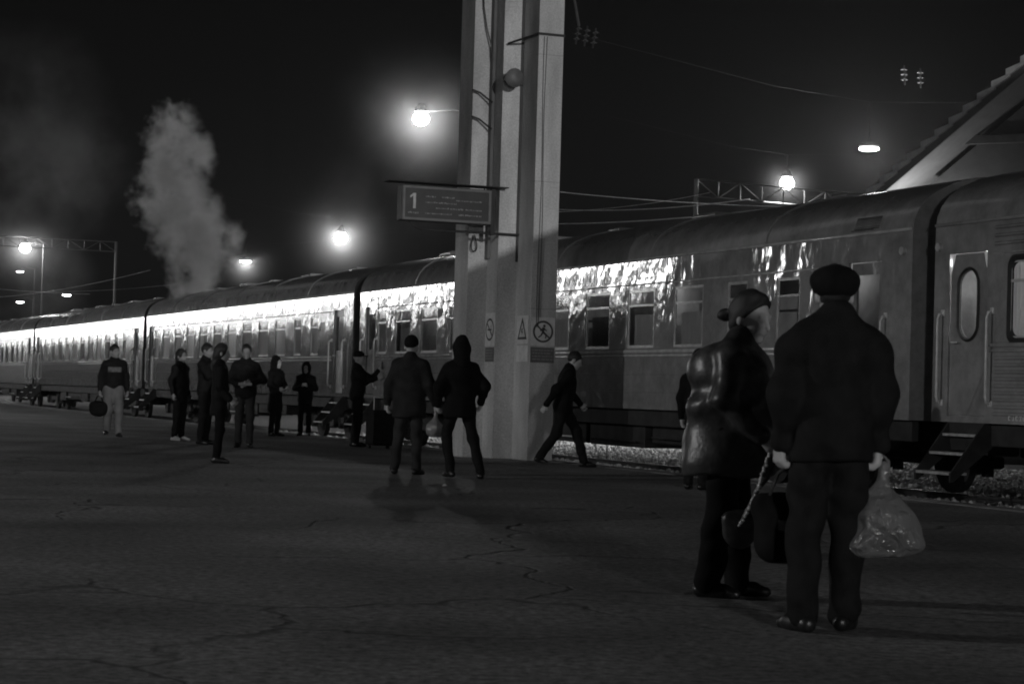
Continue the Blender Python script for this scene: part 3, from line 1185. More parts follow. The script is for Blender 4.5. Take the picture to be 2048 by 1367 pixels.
def flood_mast(label, pos, power, down=False):
    r0 = empty('floodlight_mast', (pos.x, pos.y, -.3))
    tag(r0, label, 'floodlight')
    MB().tube((0, 0, 0), (0, 0, pos.z + .9), .16, 12, .09).build('pole', M_MAST, r0)
    MB().bbox(-.5, .5, -.25, .05, pos.z + .55, pos.z + .95, .03).build('housing', M_MAST, r0)
    l = bpy.data.lights.new('flood_light', 'SPOT' if down else 'POINT')
    if down:      # shaded lamp head: no light above the horizontal
        l.spot_size = rad(175.5)
        l.spot_blend = .12
    l.energy = power
    l.shadow_soft_size = .06 if power > 20000 else .25
    lo = bpy.data.objects.new('flood_light', l)
    col.objects.link(lo)
    lo.parent = r0
    lo.location = (.45, .40, pos.z + .3)
    return r0


flood_mast('tall floodlight mast far behind the viewer', P(8, -40, 13.7), FLOOD_W)
flood_mast('lamp mast on the station side left of the view', P(-16, 22, 6.7), STATION_W, True)

# unseen gabled block added behind the viewer; its rake shapes the floodlight shadow
stb = empty('flood_blocker', P(0, -10), TH)
tag(stb, 'unseen gabled block added behind the viewer to cut off the floodlight', 'building')
RK = .43


def rk(n):
    return 9.33 + RK * (n - 10.07)


MB().add([(-1, 0, 0), (17, 0, 0), (17, 0, rk(17) - .2), (-1, 0, rk(-1) - .2), (-1, -5, 0), (17, -5, 0), (17, -5, rk(17) - .2), (-1, -5, rk(-1) - .2)],
         [(0, 1, 2, 3), (5, 4, 7, 6), (0, 3, 7, 4), (1, 5, 6, 2)]).build('wall', M_HOUSE, stb)
pl = MB().tube((1.5, .05, 3.6), (1.5, .35, 3.75), .03, 6).build('fill_lamp', M_MAST, stb)  # fill lamp added to brighten surfaces facing the camera
MB().ball((1.5, .55, 3.7), .22, 14, 8).build('globe', emis('fill_globe', 4), pl)
l = bpy.data.lights.new('fill_light', 'POINT')
l.energy = FILL_W
l.shadow_soft_size = .5
lo = bpy.data.objects.new('fill_light', l)
col.objects.link(lo)
lo.parent = pl
lo.location = (1.5, 1.1, 3.7)
MB().add([(-1.8, .4, rk(-1.8)), (17, .4, rk(17)), (17, -6, rk(17)), (-1.8, -6, rk(-1.8)), (-1.8, .4, rk(-1.8) - .18), (17, .4, rk(17) - .18), (17, -6, rk(17) - .18), (-1.8, -6, rk(-1.8) - .18)],
         [(0, 1, 2, 3), (7, 6, 5, 4), (0, 4, 5, 1), (3, 2, 6, 7), (0, 3, 7, 4), (1, 5, 6, 2)]).build('roof', M_TILE, stb)

# platform canopy with fluorescent tubes, left of the view
can = empty('platform_canopy', P(0, 56), TH)
tag(can, 'long platform canopy with fluorescent tubes left of the view', 'canopy')
MB().bbox(-7, .6, 0, 170, 7.1, 7.3, .02).build('canopy_roof', M_CONC, can)
for k in range(12):
    MB().tube((-5, 2 + k * 15, 0), (-5, 2 + k * 15, 7.1), .14, 10).build('post', M_MAST, can)
tb = MB().bbox(-.1, .1, 0, 1.5, 0, .85, .02).mesh('diffuser', emis('luminaire_diffuser', PANEL_E))
hs = MB().box(-.12, .12, -.05, 1.55, .86, .94).mesh('luminaire', M_MAST)
tb2 = MB().bbox(-.06, .06, 0, .5, 0, .42, .02).mesh('diffuser', emis('luminaire_diffuser', PANEL_E))
hs2_ = MB().box(-.08, .08, -.03, .53, .43, .48).mesh('luminaire', M_MAST)
for (ma, mb_, y, z, step) in ((tb, hs, 1.0, 5.3, 3.3), (tb2, hs2_, 2.6, 4.35, 5.6)):
    while y < 166:
        h_ = bpy.data.objects.new('luminaire', mb_)
        col.objects.link(h_)
        h_.parent = can
        h_.location = (.2, y, z)
        t_ = bpy.data.objects.new('diffuser', ma)
        col.objects.link(t_)
        t_.parent = h_
        y += step + .5 * math.sin(y * 1.3)

# ------------------------------------------------------------------ gantries, wires, insulators


def gantry(label, a, bq, hgt, panels):
    """lattice beam between two world points with legs"""
    r0 = empty('catenary_gantry', (a.x, a.y, -.3))
    tag(r0, label, 'gantry', 'gantries over the tracks')
    d = bq - a
    o = Vector((0, 0, a.z + .3))
    up = Vector((0, 0, hgt))
    for nm, off in (('top_chord', up), ('bottom_chord', Vector((0, 0, 0)))):
        MB().tube(o + off, o + d + off, .038, 6).build(nm, M_GANT, r0)
    for k in range(panels + 1):
        p = o + d * (k / panels)
        MB().tube(p, p + up, .028, 6).build('vertical', M_GANT, r0)
        if k < panels:
            p2 = o + d * ((k + 1) / panels)
            MB().tube(p if k % 2 else p + up, p2 + up if k % 2 else p2, .022, 5).build('diagonal', M_MAST, r0)
    for p in (o, o + d):
        MB().tube((p.x, p.y, 0), (p.x, p.y, p.z + hgt), .10, 8).build('leg', M_DARK, r0)
    return r0


M_GANT = mat('gantry_steel', .016, .55, .3, 3)
a = S(1392, 392, 92)
gantry('distant lattice gantry beside the round lamp right of the pillar', a, a + P(9.5, 1.5, 0) - P(0, 0, 0), .75, 8)
a = S(-60, 488, 158)
gantry('lattice gantry carrying a lamp at the left edge', a, a + P(11, 0, 0), .75, 9)


def wire(label, p, q, sag, r=.012):
    r0 = empty('overhead_wire', (p.x, p.y, 0))
    o = Vector((p.x, p.y, 0))
    pts = []
    for k in range(25):
        s = k / 24
        v = p.lerp(q, s) - o
        v.z -= sag * 4 * s * (1 - s)
        pts.append(v)
    w_ = MB().path(pts, r, 5).build('overhead_wire', M_WIRE, smooth=True)
    w_.location = o
    bpy.data.objects.remove(r0)
    tag(w_, label, 'wire', 'overhead wires')


wire('upper bright overhead wire right of the pillar', S(1000, 409, 70), S(1500, 398, 58), .25, .015)
wire('lower bright overhead wire just above the carriage roof', S(1000, 447, 62), S(1560, 415, 55), .15, .017)
wire('overhead cross wire sloping down to the round lamp', S(1120, 384, 88), S(1590, 414, 88), .1, .018)
wire('faint overhead wire meeting the gantry', S(1060, 425, 90), S(1420, 385, 92), .2, .012)
wire('overhead wire at the left above the farthest carriage', S(-40, 574, 190), S(180, 588, 190), .1, .03)
wire('overhead wire beside the small oval lamp', S(60, 583, 200), S(420, 560, 170), .3, .02)
wire('overhead wire along the farthest carriage roofs', S(-40, 596, 150), S(300, 540, 120), .3, .015)


def insulator(label, top, n, size, lean):
    r0 = empty('insulator_string', top)
    tag(r0, label, 'insulator', 'insulator strings')
    for k in range(n):
        c = Vector((lean[0] * k, 0, -k * size * 1.1 + lean[1] * k))
        MB().tube(c, c + Vector((0, 0, size * .35)), size * .75, 12, size * .22).build('shed', M_PORC, r0)
    MB().tube((0, 0, size), (lean[0] * n, 0, -n * size * 1.1), .02, 6).build('rod', M_MAST, r0)


for k, lb in enumerate(('insulator string nearest the pillar top', 'middle one of the insulator strings by the pillar', 'insulator string farthest from the pillar top')):
    insulator(lb, S(1158 + 17 * k, 58 + 4 * k, 45), 3, .10, (-.02, 0))
for k, lb in enumerate(('left one of the insulators above the flat lamp', 'right one of the insulators above the flat lamp')):
    insulator(lb, S(1808 + 32 * k, 140 + 6 * k, 55), 3, .12, (.01, 0))
MB_x = MB().path([(0, 0, 0), (-.1, 0, .5), (-.15, 0, .75)], .03, 6)
b_ = MB_x.build('insulator_hanger', M_MAST, loc=S(1158, 52, 45))
tag(b_, 'dark hanger rod above the insulators by the pillar', 'hanger')

# ------------------------------------------------------------------ gabled house behind the train, right
HT = 52.0
eave = S(1742, 392, HT)
hn = eave.x * CT + eave.y * ST
ht = -eave.x * ST + eave.y * CT
hs_ = empty('gabled_house', eave.xy.to_3d(), rad(-32))
tag(hs_, 'gabled station house with tiled rake and pale soffit behind the train', 'house')
SLOPE = math.tan(rad(38.5))
HW = 9.0
ze = eave.z
apex = ze + SLOPE * HW
OV = 1.75
MB().add([(.9, OV, -.3), (2 * HW - .9, OV, -.3), (2 * HW - .9, OV, ze + SLOPE * .9 - .25), (HW, OV, apex - .25), (.9, OV, ze + SLOPE * .9 - .25)], [(0, 1, 2, 3, 4)]).build('gable_wall', M_HOUSE, hs_)
MB().add([(.9, OV, -.3), (.9, 14, -.3), (.9, 14, ze + SLOPE * .9 - .25), (.9, OV, ze + SLOPE * .9 - .25)], [(0, 3, 2, 1)]).build('side_wall', M_HOUSE, hs_)
for s in (0, 1):
    def X(x):
        return x if s == 0 else 2 * HW - x
    sf = MB()
    sf.add([(X(0), .06, ze - .02), (X(HW), .06, apex - .02), (X(HW), 14, apex - .02), (X(0), 14, ze - .02)], [(0, 1, 2, 3)])
    so = sf.build('roof_slope', M_SOFFIT, hs_)
    bgd = MB()
    bgd.add([(X(-.05), 0, ze + .02), (X(HW), 0, apex + .06), (X(HW), 0, apex - .16), (X(-.05), 0, ze - .22),
             (X(-.05), .06, ze + .02), (X(HW), .06, apex + .06), (X(HW), .06, apex - .16), (X(-.05), .06, ze - .22)],
            [(0, 3, 2, 1), (4, 5, 6, 7), (0, 1, 5, 4), (3, 7, 6, 2), (0, 4, 7, 3)])
    bgd.build('barge_board', M_HOUSE, hs_)
    nt_ = 26
    for k in range(nt_):
        x0, x1 = -.1 + (HW + .1) * k / nt_, -.1 + (HW + .1) * (k + 1.25) / nt_
        z0, z1 = ze + SLOPE * x0 + .05, ze + SLOPE * x1 + .05
        tl = MB()
        y0, y1 = -.10, .35 if s else .35
        tl.add([(X(x0), y0, z0 + .20), (X(x1), y0, z1 + .02), (X(x1), y1, z1 + .02), (X(x0), y1, z0 + .20),
                (X(x0), y0, z0), (X(x1), y0, z1 - .05), (X(x1), y1, z1 - .05), (X(x0), y1, z0)],
               [(0, 1, 2, 3), (7, 6, 5, 4), (0, 4, 5, 1), (0, 3, 7, 4), (3, 2, 6, 7), (1, 5, 6, 2)])
        tl.build('tile', M_TILE, hs_)
    rf = MB().add([(X(-.1), .35, ze + .10), (X(HW), .35, apex + .12), (X(HW), 14, apex + .12), (X(-.1), 14, ze + .10)], [(0, 1, 2, 3)])
    rf.build('tile_field', M_TILE, hs_)
MB().bbox(1.2, 2 * HW - 1.2, OV - .12, OV - .01, ze + 1.4, ze + 1.62, .01).build('tie_beam', M_MAST, hs_)
wl_ = empty('wall_lamp', hs_.location + Matrix.Rotation(rad(-32), 3, 'Z') @ Vector((.9, 1.1, 0)), rad(-32))
tag(wl_, 'lamp under the eaves of the gabled house, hidden by the train', 'lamp')
MB().tube((0, .75, ze - .9), (0, 0, ze - .75), .03, 6).build('arm', M_MAST, wl_)
MB().ball((0, 0, ze - .8), .09, 12, 8).build('glass', emis('house_lamp', 20), wl_)
l = bpy.data.lights.new('house_light', 'POINT')
l.energy = 150
l.shadow_soft_size = .1
lo = bpy.data.objects.new('house_light', l)
col.objects.link(lo)
lo.parent = wl_
lo.location = (.0, -.2, ze - .6)

# ------------------------------------------------------------------ people: signed distance bodies, meshed here
BIG = 0.12


class Field:
    """smooth union of round cones and ellipsoids, meshed by surface nets"""

    def __init__(self, k=0.03):
        self.p, self.cuts, self.k = [], [], k

    def cone(self, a, b_, ra, rb):
        self.p.append(('c', np.array(a, float), np.array(b_, float), ra, rb))
        return self

    def ell(self, c, r, R=None):
        self.p.append(('e', np.array(c, float), np.array(r, float), np.eye(3) if R is None else np.array(R)))
        return self

    def cut(self, nrm, off):
        n = np.array(nrm, float)
        self.cuts.append((n / np.linalg.norm(n), off))
        return self

    def bounds(self):
        lo, hi = np.full(3, 9.), np.full(3, -9.)
        for q in self.p:
            if q[0] == 'c':
                r = max(q[3], q[4])
                lo = np.minimum(lo, np.minimum(q[1], q[2]) - r)
                hi = np.maximum(hi, np.maximum(q[1], q[2]) + r)
            else:
                r = q[2].max()
                lo, hi = np.minimum(lo, q[1] - r), np.maximum(hi, q[1] + r)
        return lo - .05, hi + .05

    def sample(self, h, wrinkle=0.0, wf=18.0, seed=0):
        lo, hi = self.bounds()
        n = np.ceil((hi - lo) / h).astype(int) + 1
        ax = [lo[i] + h * np.arange(n[i]) for i in range(3)]
        F = np.full(n, BIG)
        for q in self.p:
            if q[0] == 'c':
                r = max(q[3], q[4]) + .09
                a, c = np.minimum(q[1], q[2]) - r, np.maximum(q[1], q[2]) + r
            else:
                r = q[2].max() + .09
                a, c = q[1] - r, q[1] + r
            i0 = np.clip(((a - lo) / h).astype(int), 0, n)
            i1 = np.clip(((c - lo) / h).astype(int) + 2, 0, n)
            g = np.meshgrid(*[ax[i][i0[i]:i1[i]] for i in range(3)], indexing='ij')
            X = np.stack(g, -1)
            if X.size == 0:
                continue
            if q[0] == 'c':
                ba = q[2] - q[1]
                pa = X - q[1]
                hh = np.clip((pa @ ba) / max(ba @ ba, 1e-9), 0, 1)
                d = np.linalg.norm(pa - hh[..., None] * ba, axis=-1) - (q[3] + (q[4] - q[3]) * hh)
            else:
                y = (X - q[1]) @ q[3]
                k0 = np.linalg.norm(y / q[2], axis=-1)
                k1 = np.linalg.norm(y / q[2] ** 2, axis=-1)
                d = k0 * (k0 - 1) / np.maximum(k1, 1e-6)
            sl_ = tuple(slice(i0[i], i1[i]) for i in range(3))
            f = F[sl_]
            m = np.maximum(self.k - np.abs(f - d), 0) / self.k
            F[sl_] = np.minimum(f, d) - m * m * self.k * .25
        g = np.meshgrid(*ax, indexing='ij')
        if wrinkle:
            x, y, z = g
            s = seed
            F = F + wrinkle * (np.sin(wf * (z + .35 * x) + 2.1 * np.sin(7 * x + s) + 1.7 * np.sin(9 * y + 2 * s)) * .6
                               + np.sin(1.7 * wf * (z * .6 + y * .7 - .4 * x) + 2 * np.sin(11 * z + s)) * .4)
        for nrm, off in self.cuts:
            F = np.maximum(F, g[0] * nrm[0] + g[1] * nrm[1] + g[2] * nrm[2] - off)
        return F, lo, h, g


def nets(F, lo, h):
    S_ = F < 0
    nx, ny, nz = F.shape
    tot = np.zeros((nx - 1, ny - 1, nz - 1, 3))
    cnt = np.zeros((nx - 1, ny - 1, nz - 1))
    cs = [(i, j, k) for i in (0, 1) for j in (0, 1) for k in (0, 1)]

    def sub(A, c):
        return A[c[0]:nx - 1 + c[0], c[1]:ny - 1 + c[1], c[2]:nz - 1 + c[2]]
    for a in cs:
        for ax_ in range(3):
            if a[ax_]:
                continue
            b_ = list(a)
            b_[ax_] = 1
            fa, fb = sub(F, a), sub(F, b_)
            x = (fa < 0) != (fb < 0)
            t = np.where(x, fa / np.where(x, fa - fb, 1), 0)
            for i in range(3):
                tot[..., i] += np.where(x, a[i] + (t if i == ax_ else 0), 0)
            cnt += x
    m = cnt > 0
    idx = np.full(m.shape, -1)
    idx[m] = np.arange(m.sum())
    ii = np.stack(np.nonzero(m), -1)
    V = (ii + tot[m] / cnt[m][:, None]) * h + lo
    faces = []
    for ax_ in range(3):
        o1, o2 = (ax_ + 1) % 3, (ax_ + 2) % 3
        sl0 = [slice(1, -1)] * 3
        sl1 = [slice(1, -1)] * 3
        sl0[ax_], sl1[ax_] = slice(0, -1), slice(1, None)
        A, B = S_[tuple(sl0)], S_[tuple(sl1)]
        for flip in (0, 1):
            e = (A & ~B) if not flip else (~A & B)
            w_ = np.stack(np.nonzero(e), -1)
            if not len(w_):
                continue
            w_ = w_ + 1
            w_[:, ax_] -= 1

            def at(d1, d2):
                c = w_.copy()
                c[:, o1] += d1
                c[:, o2] += d2
                return idx[c[:, 0], c[:, 1], c[:, 2]]
            qd = np.stack([at(-1, -1), at(0, -1), at(0, 0), at(-1, 0)], -1)
            faces.append(qd if not flip else qd[:, ::-1])
    return V, np.concatenate(faces) if faces else np.zeros((0, 4), int)


def mesh_field(name, fld, h, m, parent=None, wrinkle=0.0, wf=18.0, seed=0, post=None):
    F, lo, h, g = fld.sample(h, wrinkle, wf, seed)
    if post is not None:
        F = post(F, g)
    F = np.pad(F, 1, constant_values=BIG)
    V, Q = nets(F, lo - h, h)
    me = bpy.data.meshes.new(name)
    me.from_pydata(V.tolist(), [], Q.tolist())
    me.polygons.foreach_set('use_smooth', [True] * len(me.polygons))
    me.materials.append(m)
    me.update()
    o = bpy.data.objects.new(name, me)
    col.objects.link(o)
    if parent:
        o.parent = parent
    return o


M_SKIN = mat('skin', .42, .55, .1, 12)
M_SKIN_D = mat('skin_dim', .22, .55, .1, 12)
M_HAIR = mat('hair', .012, .65, .4, 40, stretch=(1, 1, .2))
M_CLOTH = mat('dark_cloth', .010, .85, .3, 14, .002, 120, spec=.15)
M_CLOTH2 = mat('charcoal_cloth', .014, .85, .3, 14, .002, 120, spec=.15)
M_CLOTH3 = mat('grey_jacket_cloth', .018, .8, .3, 10, .002, 100, spec=.15)
M_JEANS = mat('worn_denim', .030, .85, .4, 5, .001, 150, spec=.15)
M_PALE = mat('pale_trousers', .12, .85, .2, 6, .002, 60, spec=.15)
M_LEATHER = mat('black_leather', .045, .36, .5, 14, .004, 22, spec=.32)
M_SHOE = mat('polished_shoe', .012, .38, .3, 8)
M_SHOE_W = mat('white_trainer', .5, .6, .2, 8)
M_BLACK = mat('black_cloth', .006, .9, .3, 10, .001, 120, spec=.15)
M_PRINT = mat('sweater_print', .10, .8, .5, 22)
M_PLASTIC = None


def V3(a):
    return np.array(a, float)


def rotm(yaw, pitch, roll=0.0):
    return np.array((Matrix.Rotation(yaw, 3, 'Z') @ Matrix.Rotation(pitch, 3, 'X') @ Matrix.Rotation(roll, 3, 'Y')))


def person(label, loc, rz, H=1.75, J=None, top=M_CLOTH, legs=M_CLOTH2, shoes=M_SHOE, hair='short', hem=.84, puff=1.0, depth=1.0,
           head_yaw=0, head_pitch=0, vox=.020, hvox=.012, curl=.6, collar=1.0, female=False, wrinkle=.007, extra=None, flare=0.0, skin=None,
           leg_w=1.0, yoke=False, print_box=None, group='people on the platform', head_scale=1.06):
    D = dict(pel=(0, 0, .96), chest=(0, .01, 1.27), nb=(0, .015, 1.475), hd=(0, -.012, 1.635),
             sL=(.168, .01, 1.405), eL=(.228, .045, 1.14), wL=(.235, -.015, .90),
             sR=(-.168, .01, 1.405), eR=(-.228, .045, 1.14), wR=(-.235, -.015, .90),
             hL=(.085, 0, .93), kL=(.095, -.01, .50), aL=(.10, .03, .085),
             hR=(-.085, 0, .93), kR=(-.095, -.01, .50), aR=(-.10, .03, .085), fL=None, fR=None)
    if J:
        D.update(J)
    g = {k: (None if v is None else V3(v)) for k, v in D.items()}
    s = H / 1.75
    seed = (abs(hash(label)) if False else sum(map(ord, label))) % 97
    skin = skin or M_SKIN
    # ---------------- body: one continuous skin
    bd_ = Field(.022)
    R = rotm(rad(head_yaw), rad(head_pitch))
    hc = g['hd']
    hs2 = head_scale

    def hp(p):
        return hc + R @ (V3(p) * hs2)
    bd_.ell(hp((0, .012, .028)), V3((.074, .094, .092)) * hs2, R)          # cranium
    bd_.ell(hp((0, -.018, -.045)), V3((.060, .072, .068)) * hs2, R)        # face
    bd_.cone(hp((-.03, .01, -.07)), hp((0, -.066, -.098)), .026, .019)
    bd_.cone(hp((.03, .01, -.07)), hp((0, -.066, -.098)), .026, .019)
    fine = Field(.008)
    fine.cone(hp((0, -.088, .010)), hp((0, -.108, -.034)), .009, .013)     # nose
    fine.cone(hp((-.018, -.086, -.062)), hp((.018, -.086, -.062)), .009, .009)
    fine.cone(hp((-.040, -.076, .022)), hp((.040, -.076, .022)), .012, .012)
    for sx in (-1, 1):
        fine.ell(hp((sx * .077, .018, -.018)), V3((.010, .020, .032)) * hs2, R)
        fine.ell(hp((sx * .030, -.078, .002)), V3((.013, .010, .009)) * hs2, R)
    bd_.p += fine.p
    bd_.cone(g['nb'], hp((0, .02, -.06)), .055, .052)
    bd_.ell(g['chest'], (.135, .09, .20)).ell(g['pel'], (.125, .09, .12)).cone(g['chest'], g['pel'], .1, .1)
    for sd in 'LR':
        bd_.cone(g['nb'], g['s' + sd], .05, .05).cone(g['s' + sd], g['e' + sd], .042, .034).cone(g['e' + sd], g['w' + sd], .034, .024)
        bd_.cone(g['h' + sd], g['k' + sd], .07, .05).cone(g['k' + sd], g['a' + sd], .045, .035)
        # the hand
        wv = g['w' + sd]
        d = wv - g['e' + sd]
        d = d / np.linalg.norm(d)
        hd_ = g.get('hand' + sd)
        if hd_ is not None:
            d = hd_ / np.linalg.norm(hd_)
        m = V3((-1 if sd == 'L' else 1, -.35, 0))
        m = m - d * (m @ d)
        m /= np.linalg.norm(m)
        sv = np.cross(d, m)
        if sv[1] > 0:
            sv = -sv                                   # thumb side forward
        for o_ in (-.022, 0, .022):
            bd_.cone(wv + d * .01 + sv * o_ * .6, wv + d * .075 + sv * o_, .019, .017)
        for i, ln in enumerate((.9, 1.0, .95, .78)):
            bs = wv + d * .088 + sv * (.030 - .0195 * i)
            p1 = bs + (d * (1 - .5 * curl) + m * curl * .7) * .036 * ln
            p2 = p1 + (d * (1 - 1.1 * curl) + m * (curl * 1.2 + .1)) * .028 * ln
            p3 = p2 + (d * (.6 - 1.4 * curl) + m * (curl * 1.1 + .1)) * .020 * ln
            bd_.cone(bs, p1, .0100, .0092).cone(p1, p2, .0092, .0084).cone(p2, p3, .0084, .0076)
        th = wv + d * .025 + sv * .030
        t1 = th + (d * .7 + sv * .55 + m * .35) * .042
        t2 = t1 + (d * .75 + m * .55) * .032
        bd_.cone(th, t1, .0125, .0105).cone(t1, t2, .0105, .009)
    root = mesh_field('person', bd_, hvox, skin)
    root.location = loc
    root.rotation_euler = (0, 0, rz)
    root.scale = (s, s, s)
    tag(root, label, 'person', group)
    # ---------------- trousers
    tf = Field(.03)
    tf.ell(g['pel'] + V3((0, .01, -.02)), (.155 * (1.05 if female else 1), .115 * depth ** .5, .13))
    for sd in 'LR':
        tf.cone(g['h' + sd], g['k' + sd], .092 * leg_w, .070 * leg_w).cone(g['k' + sd], g['a' + sd] + V3((0, .0, .0)), .070 * leg_w, .060 * leg_w)
    mesh_field('trousers', tf, vox, legs, root, wrinkle * 1.1, 24, seed + 3)
    # ---------------- shoes
    for sd in 'LR':
        a_ = g['a' + sd]
        f_ = g['f' + sd]
        f_ = V3((.25 * np.sign(a_[0]), -1, 0)) if f_ is None else f_
        f_ = f_ / np.linalg.norm(f_)
        sf_ = Field(.02)
        sf_.cone(a_ + V3((0, 0, .01)), a_ + V3((0, 0, -.03)), .046, .046)
        sf_.cone(a_ - f_ * .045 + V3((0, 0, -.045)), a_ + f_ * .10 + V3((0, 0, -.045)), .042, .044)
        sf_.cone(a_ + f_ * .06 + V3((0, 0, -.05)), a_ + f_ * .175 + V3((0, 0, -.060 + .9 * f_[2] * .0)), .044, .030)
        sf_.cut((0, 0, -1), -(a_[2] - .085))
        mesh_field('shoe', sf_, min(vox, .015), shoes, root)
    # ---------------- jacket
    jf = Field(.045)
    pf = puff
    jf.ell(g['chest'] + V3((0, .0, .02)), (.185 * pf, .125 * pf * depth, .215))
    jf.cone(g['sL'] + V3((-.03, 0, -.02)), g['sR'] + V3((.03, 0, -.02)), .076 * pf ** .4, .076 * pf ** .4)
    for sd in 'LR':
        jf.cone(g['nb'] + V3((0, .012, -.01)), g['s' + sd] + V3((0, 0, -.015)), .070, .062)
    mid = (g['chest'] + g['pel']) / 2
    if yoke:      # heavy rounded back and turned up collar
        for sd in 'LR':
            jf.cone(g['nb'] + V3((0, .02, -.02)), g['s' + sd] + V3((0, .01, -.01)), .098, .095)
        jf.cone(g['nb'] + V3((0, .02, -.02)), g['nb'] + V3((0, .015, .05)), .10, .088)
    jf.ell(mid + V3((0, -.005, -.02)), (.180 * pf, .130 * pf * depth, .20))
    hz = hem
    base = g['pel'] * .6 + mid * .4
    jf.ell(V3((base[0], base[1] + .01, max(hz + .10, .50))), ((.178 + flare) * pf, (.132 + flare * .7) * pf * depth, max(.16, 1.10 - hz - .05)))
    jf.cone(g['nb'] + V3((0, .012, -.03)), g['nb'] + V3((0, .005, .015 + .02 * collar)), .085, .070 * (.8 + .25 * collar))
    for sd in 'LR':
        jf.cone(g['s' + sd] + V3((0, 0, -.02)), g['e' + sd], .066 * pf ** .5, .060 * pf ** .7).cone(g['e' + sd], g['w' + sd] - (g['w' + sd] - g['e' + sd]) * .02, .060 * pf ** .7, .046 * pf ** .6)

    def clip(F, gg):
        # hem: nothing of the torso below it, sleeves stay
        keep = np.full(F.shape, BIG)
        for sd in 'LR':
            a, c = g['e' + sd], g['w' + sd]
            X = np.stack(gg, -1)
            ba = c - a
            pa = X - a
            t = np.clip((pa @ ba) / (ba @ ba), 0, 1)
            keep = np.minimum(keep, np.linalg.norm(pa - t[..., None] * ba, axis=-1) - (.060 - .012 * t) * pf ** .6)
        wav = .008 * np.sin(14 * gg[0] + seed) + .006 * np.sin(17 * gg[1])
        return np.minimum(np.maximum(F, hz + wav - gg[2]), np.where(gg[2] < hz + .03, keep, BIG))
    mesh_field('jacket', jf, vox, top, root, wrinkle * 1.4, 17, seed, clip)
    if print_box:
        (x0, x1, z0, z1, pm_) = print_box

        def pclip(F, gg):
            F = clip(F, gg)
            return np.maximum(np.maximum(F - .012, -(F + .012)), np.maximum(np.maximum(x0 - gg[0], gg[0] - x1), np.maximum(np.maximum(z0 - gg[2], gg[2] - z1), gg[1] if z1 < 1.4 else F * 0 - 1)))
        mesh_field('jacket_print', jf, .009, pm_, root, wrinkle * 1.4, 17, seed, pclip)
    # ---------------- hair, hood or cap
    def hcut(F_, nrm, off):
        n = R @ V3(nrm)
        n /= np.linalg.norm(n)
        F_.cut(n, n @ hc + off * hs2)
    hv = min(vox, .014)
    hf = Field(.02)
    if hair in ('short', 'bun', 'long', 'tail', 'crop', 'cap', 'peaked'):
        thick = .006 if hair in ('crop', 'cap') else .013
        hf.ell(hp((0, .016, .034)), V3((.076 + thick, .096 + thick, .096 + thick)) * hs2, R)
        if hair in ('bun', 'long', 'tail'):
            hf.ell(hp((0, .045, -.01)), V3((.080, .075, .10)) * hs2, R)
        if hair == 'bun':
            hf.ell(hp((-.01, .152, -.02)), V3((.034, .036, .034)) * hs2, R)
        if hair == 'long':
            hf.cone(hp((0, .06, -.02)), hp((0, .095, -.22)), .075, .05)
        if hair == 'tail':
            hf.cone(hp((0, .11, .0)), hp((0, .155, -.16)), .03, .022)
        if hair != 'long':
            hcut(hf, (0, -.78, -.62), .008 if hair == 'bun' else .022)
        else:
            hcut(hf, (0, -.9, -.25), .045)
        if hair == 'peaked':
            hf.cone(hp((-.05, -.07, .075)), hp((.05, -.07, .075)), .022, .022)
        mesh_field('hair', hf, min(hv, .011), M_HAIR, root, .006, 55, seed)
    if hair == 'hood':
        hf = Field(.05)
        hf.ell(hp((0, .025, .02)), (.112, .128, .135), R)
        hf.cone(hp((0, .05, -.02)), g['nb'] + V3((0, .05, .0)), .105, .105)
        hf.ell(hp((0, .06, .10)), (.06, .075, .07), R)
        hcut(hf, (0, -1, -.15), .062)
        mesh_field('hood', hf, hv, top, root, .003, 30, seed)
    if hair == 'knit':
        hf.ell(hp((0, .012, .040)), (.092, .110, .106), R)
        hcut(hf, (0, -.35, -.94), -.005)
        mesh_field('knit_hat', hf, hv, M_BLACK, root)
    if hair in ('cap', 'visor'):
        cf_ = Field(.03)
        if hair == 'cap':
            # soft flat cap, wide and overhanging, with a short brim
            cf_.ell(hp((0, .020, .052)), (.120, .136, .080), R)
            cf_.ell(hp((0, .022, .020)), (.098, .114, .050), R)
            cf_.cone(hp((-.05, -.105, .046)), hp((.05, -.105, .046)), .016, .016)
        else:
            cf_.ell(hp((0, .012, .060)), (.092, .110, .082), R)
            hcut(cf_, (0, 0, -1), -.02)
            mesh_field('cap', cf_, hv, M_BLACK, root)
            cf_ = Field(.02)
            cf_.cone(hp((-.04, -.10, .045)), hp((-.03, -.165, .035)), .012, .008)
            cf_.cone(hp((.04, -.10, .045)), hp((.03, -.165, .035)), .012, .008)
            cf_.cone(hp((0, -.10, .05)), hp((0, -.175, .038)), .012, .008)
        mesh_field('cap' if hair == 'cap' else 'visor', cf_, hv, M_BLACK, root, .002, 40, seed)
    if extra:
        extra(root, g, s)
    return root


def hand_world(root, key, g, s):
    return None


R90, R180 = rad(90), rad(180)


def floor_at(px, py):
    return G(px, py)


def at_depth(px, Z):
    """ground point under image column px at depth Z"""
    u = (px - 1024) / FPX
    # horizon row at that column gives the ground row for that depth
    yh = 786 + math.tan(ROLL) * (px - 1024)
    y = yh + CAM_H / Z * FPX
    return G(px, y)


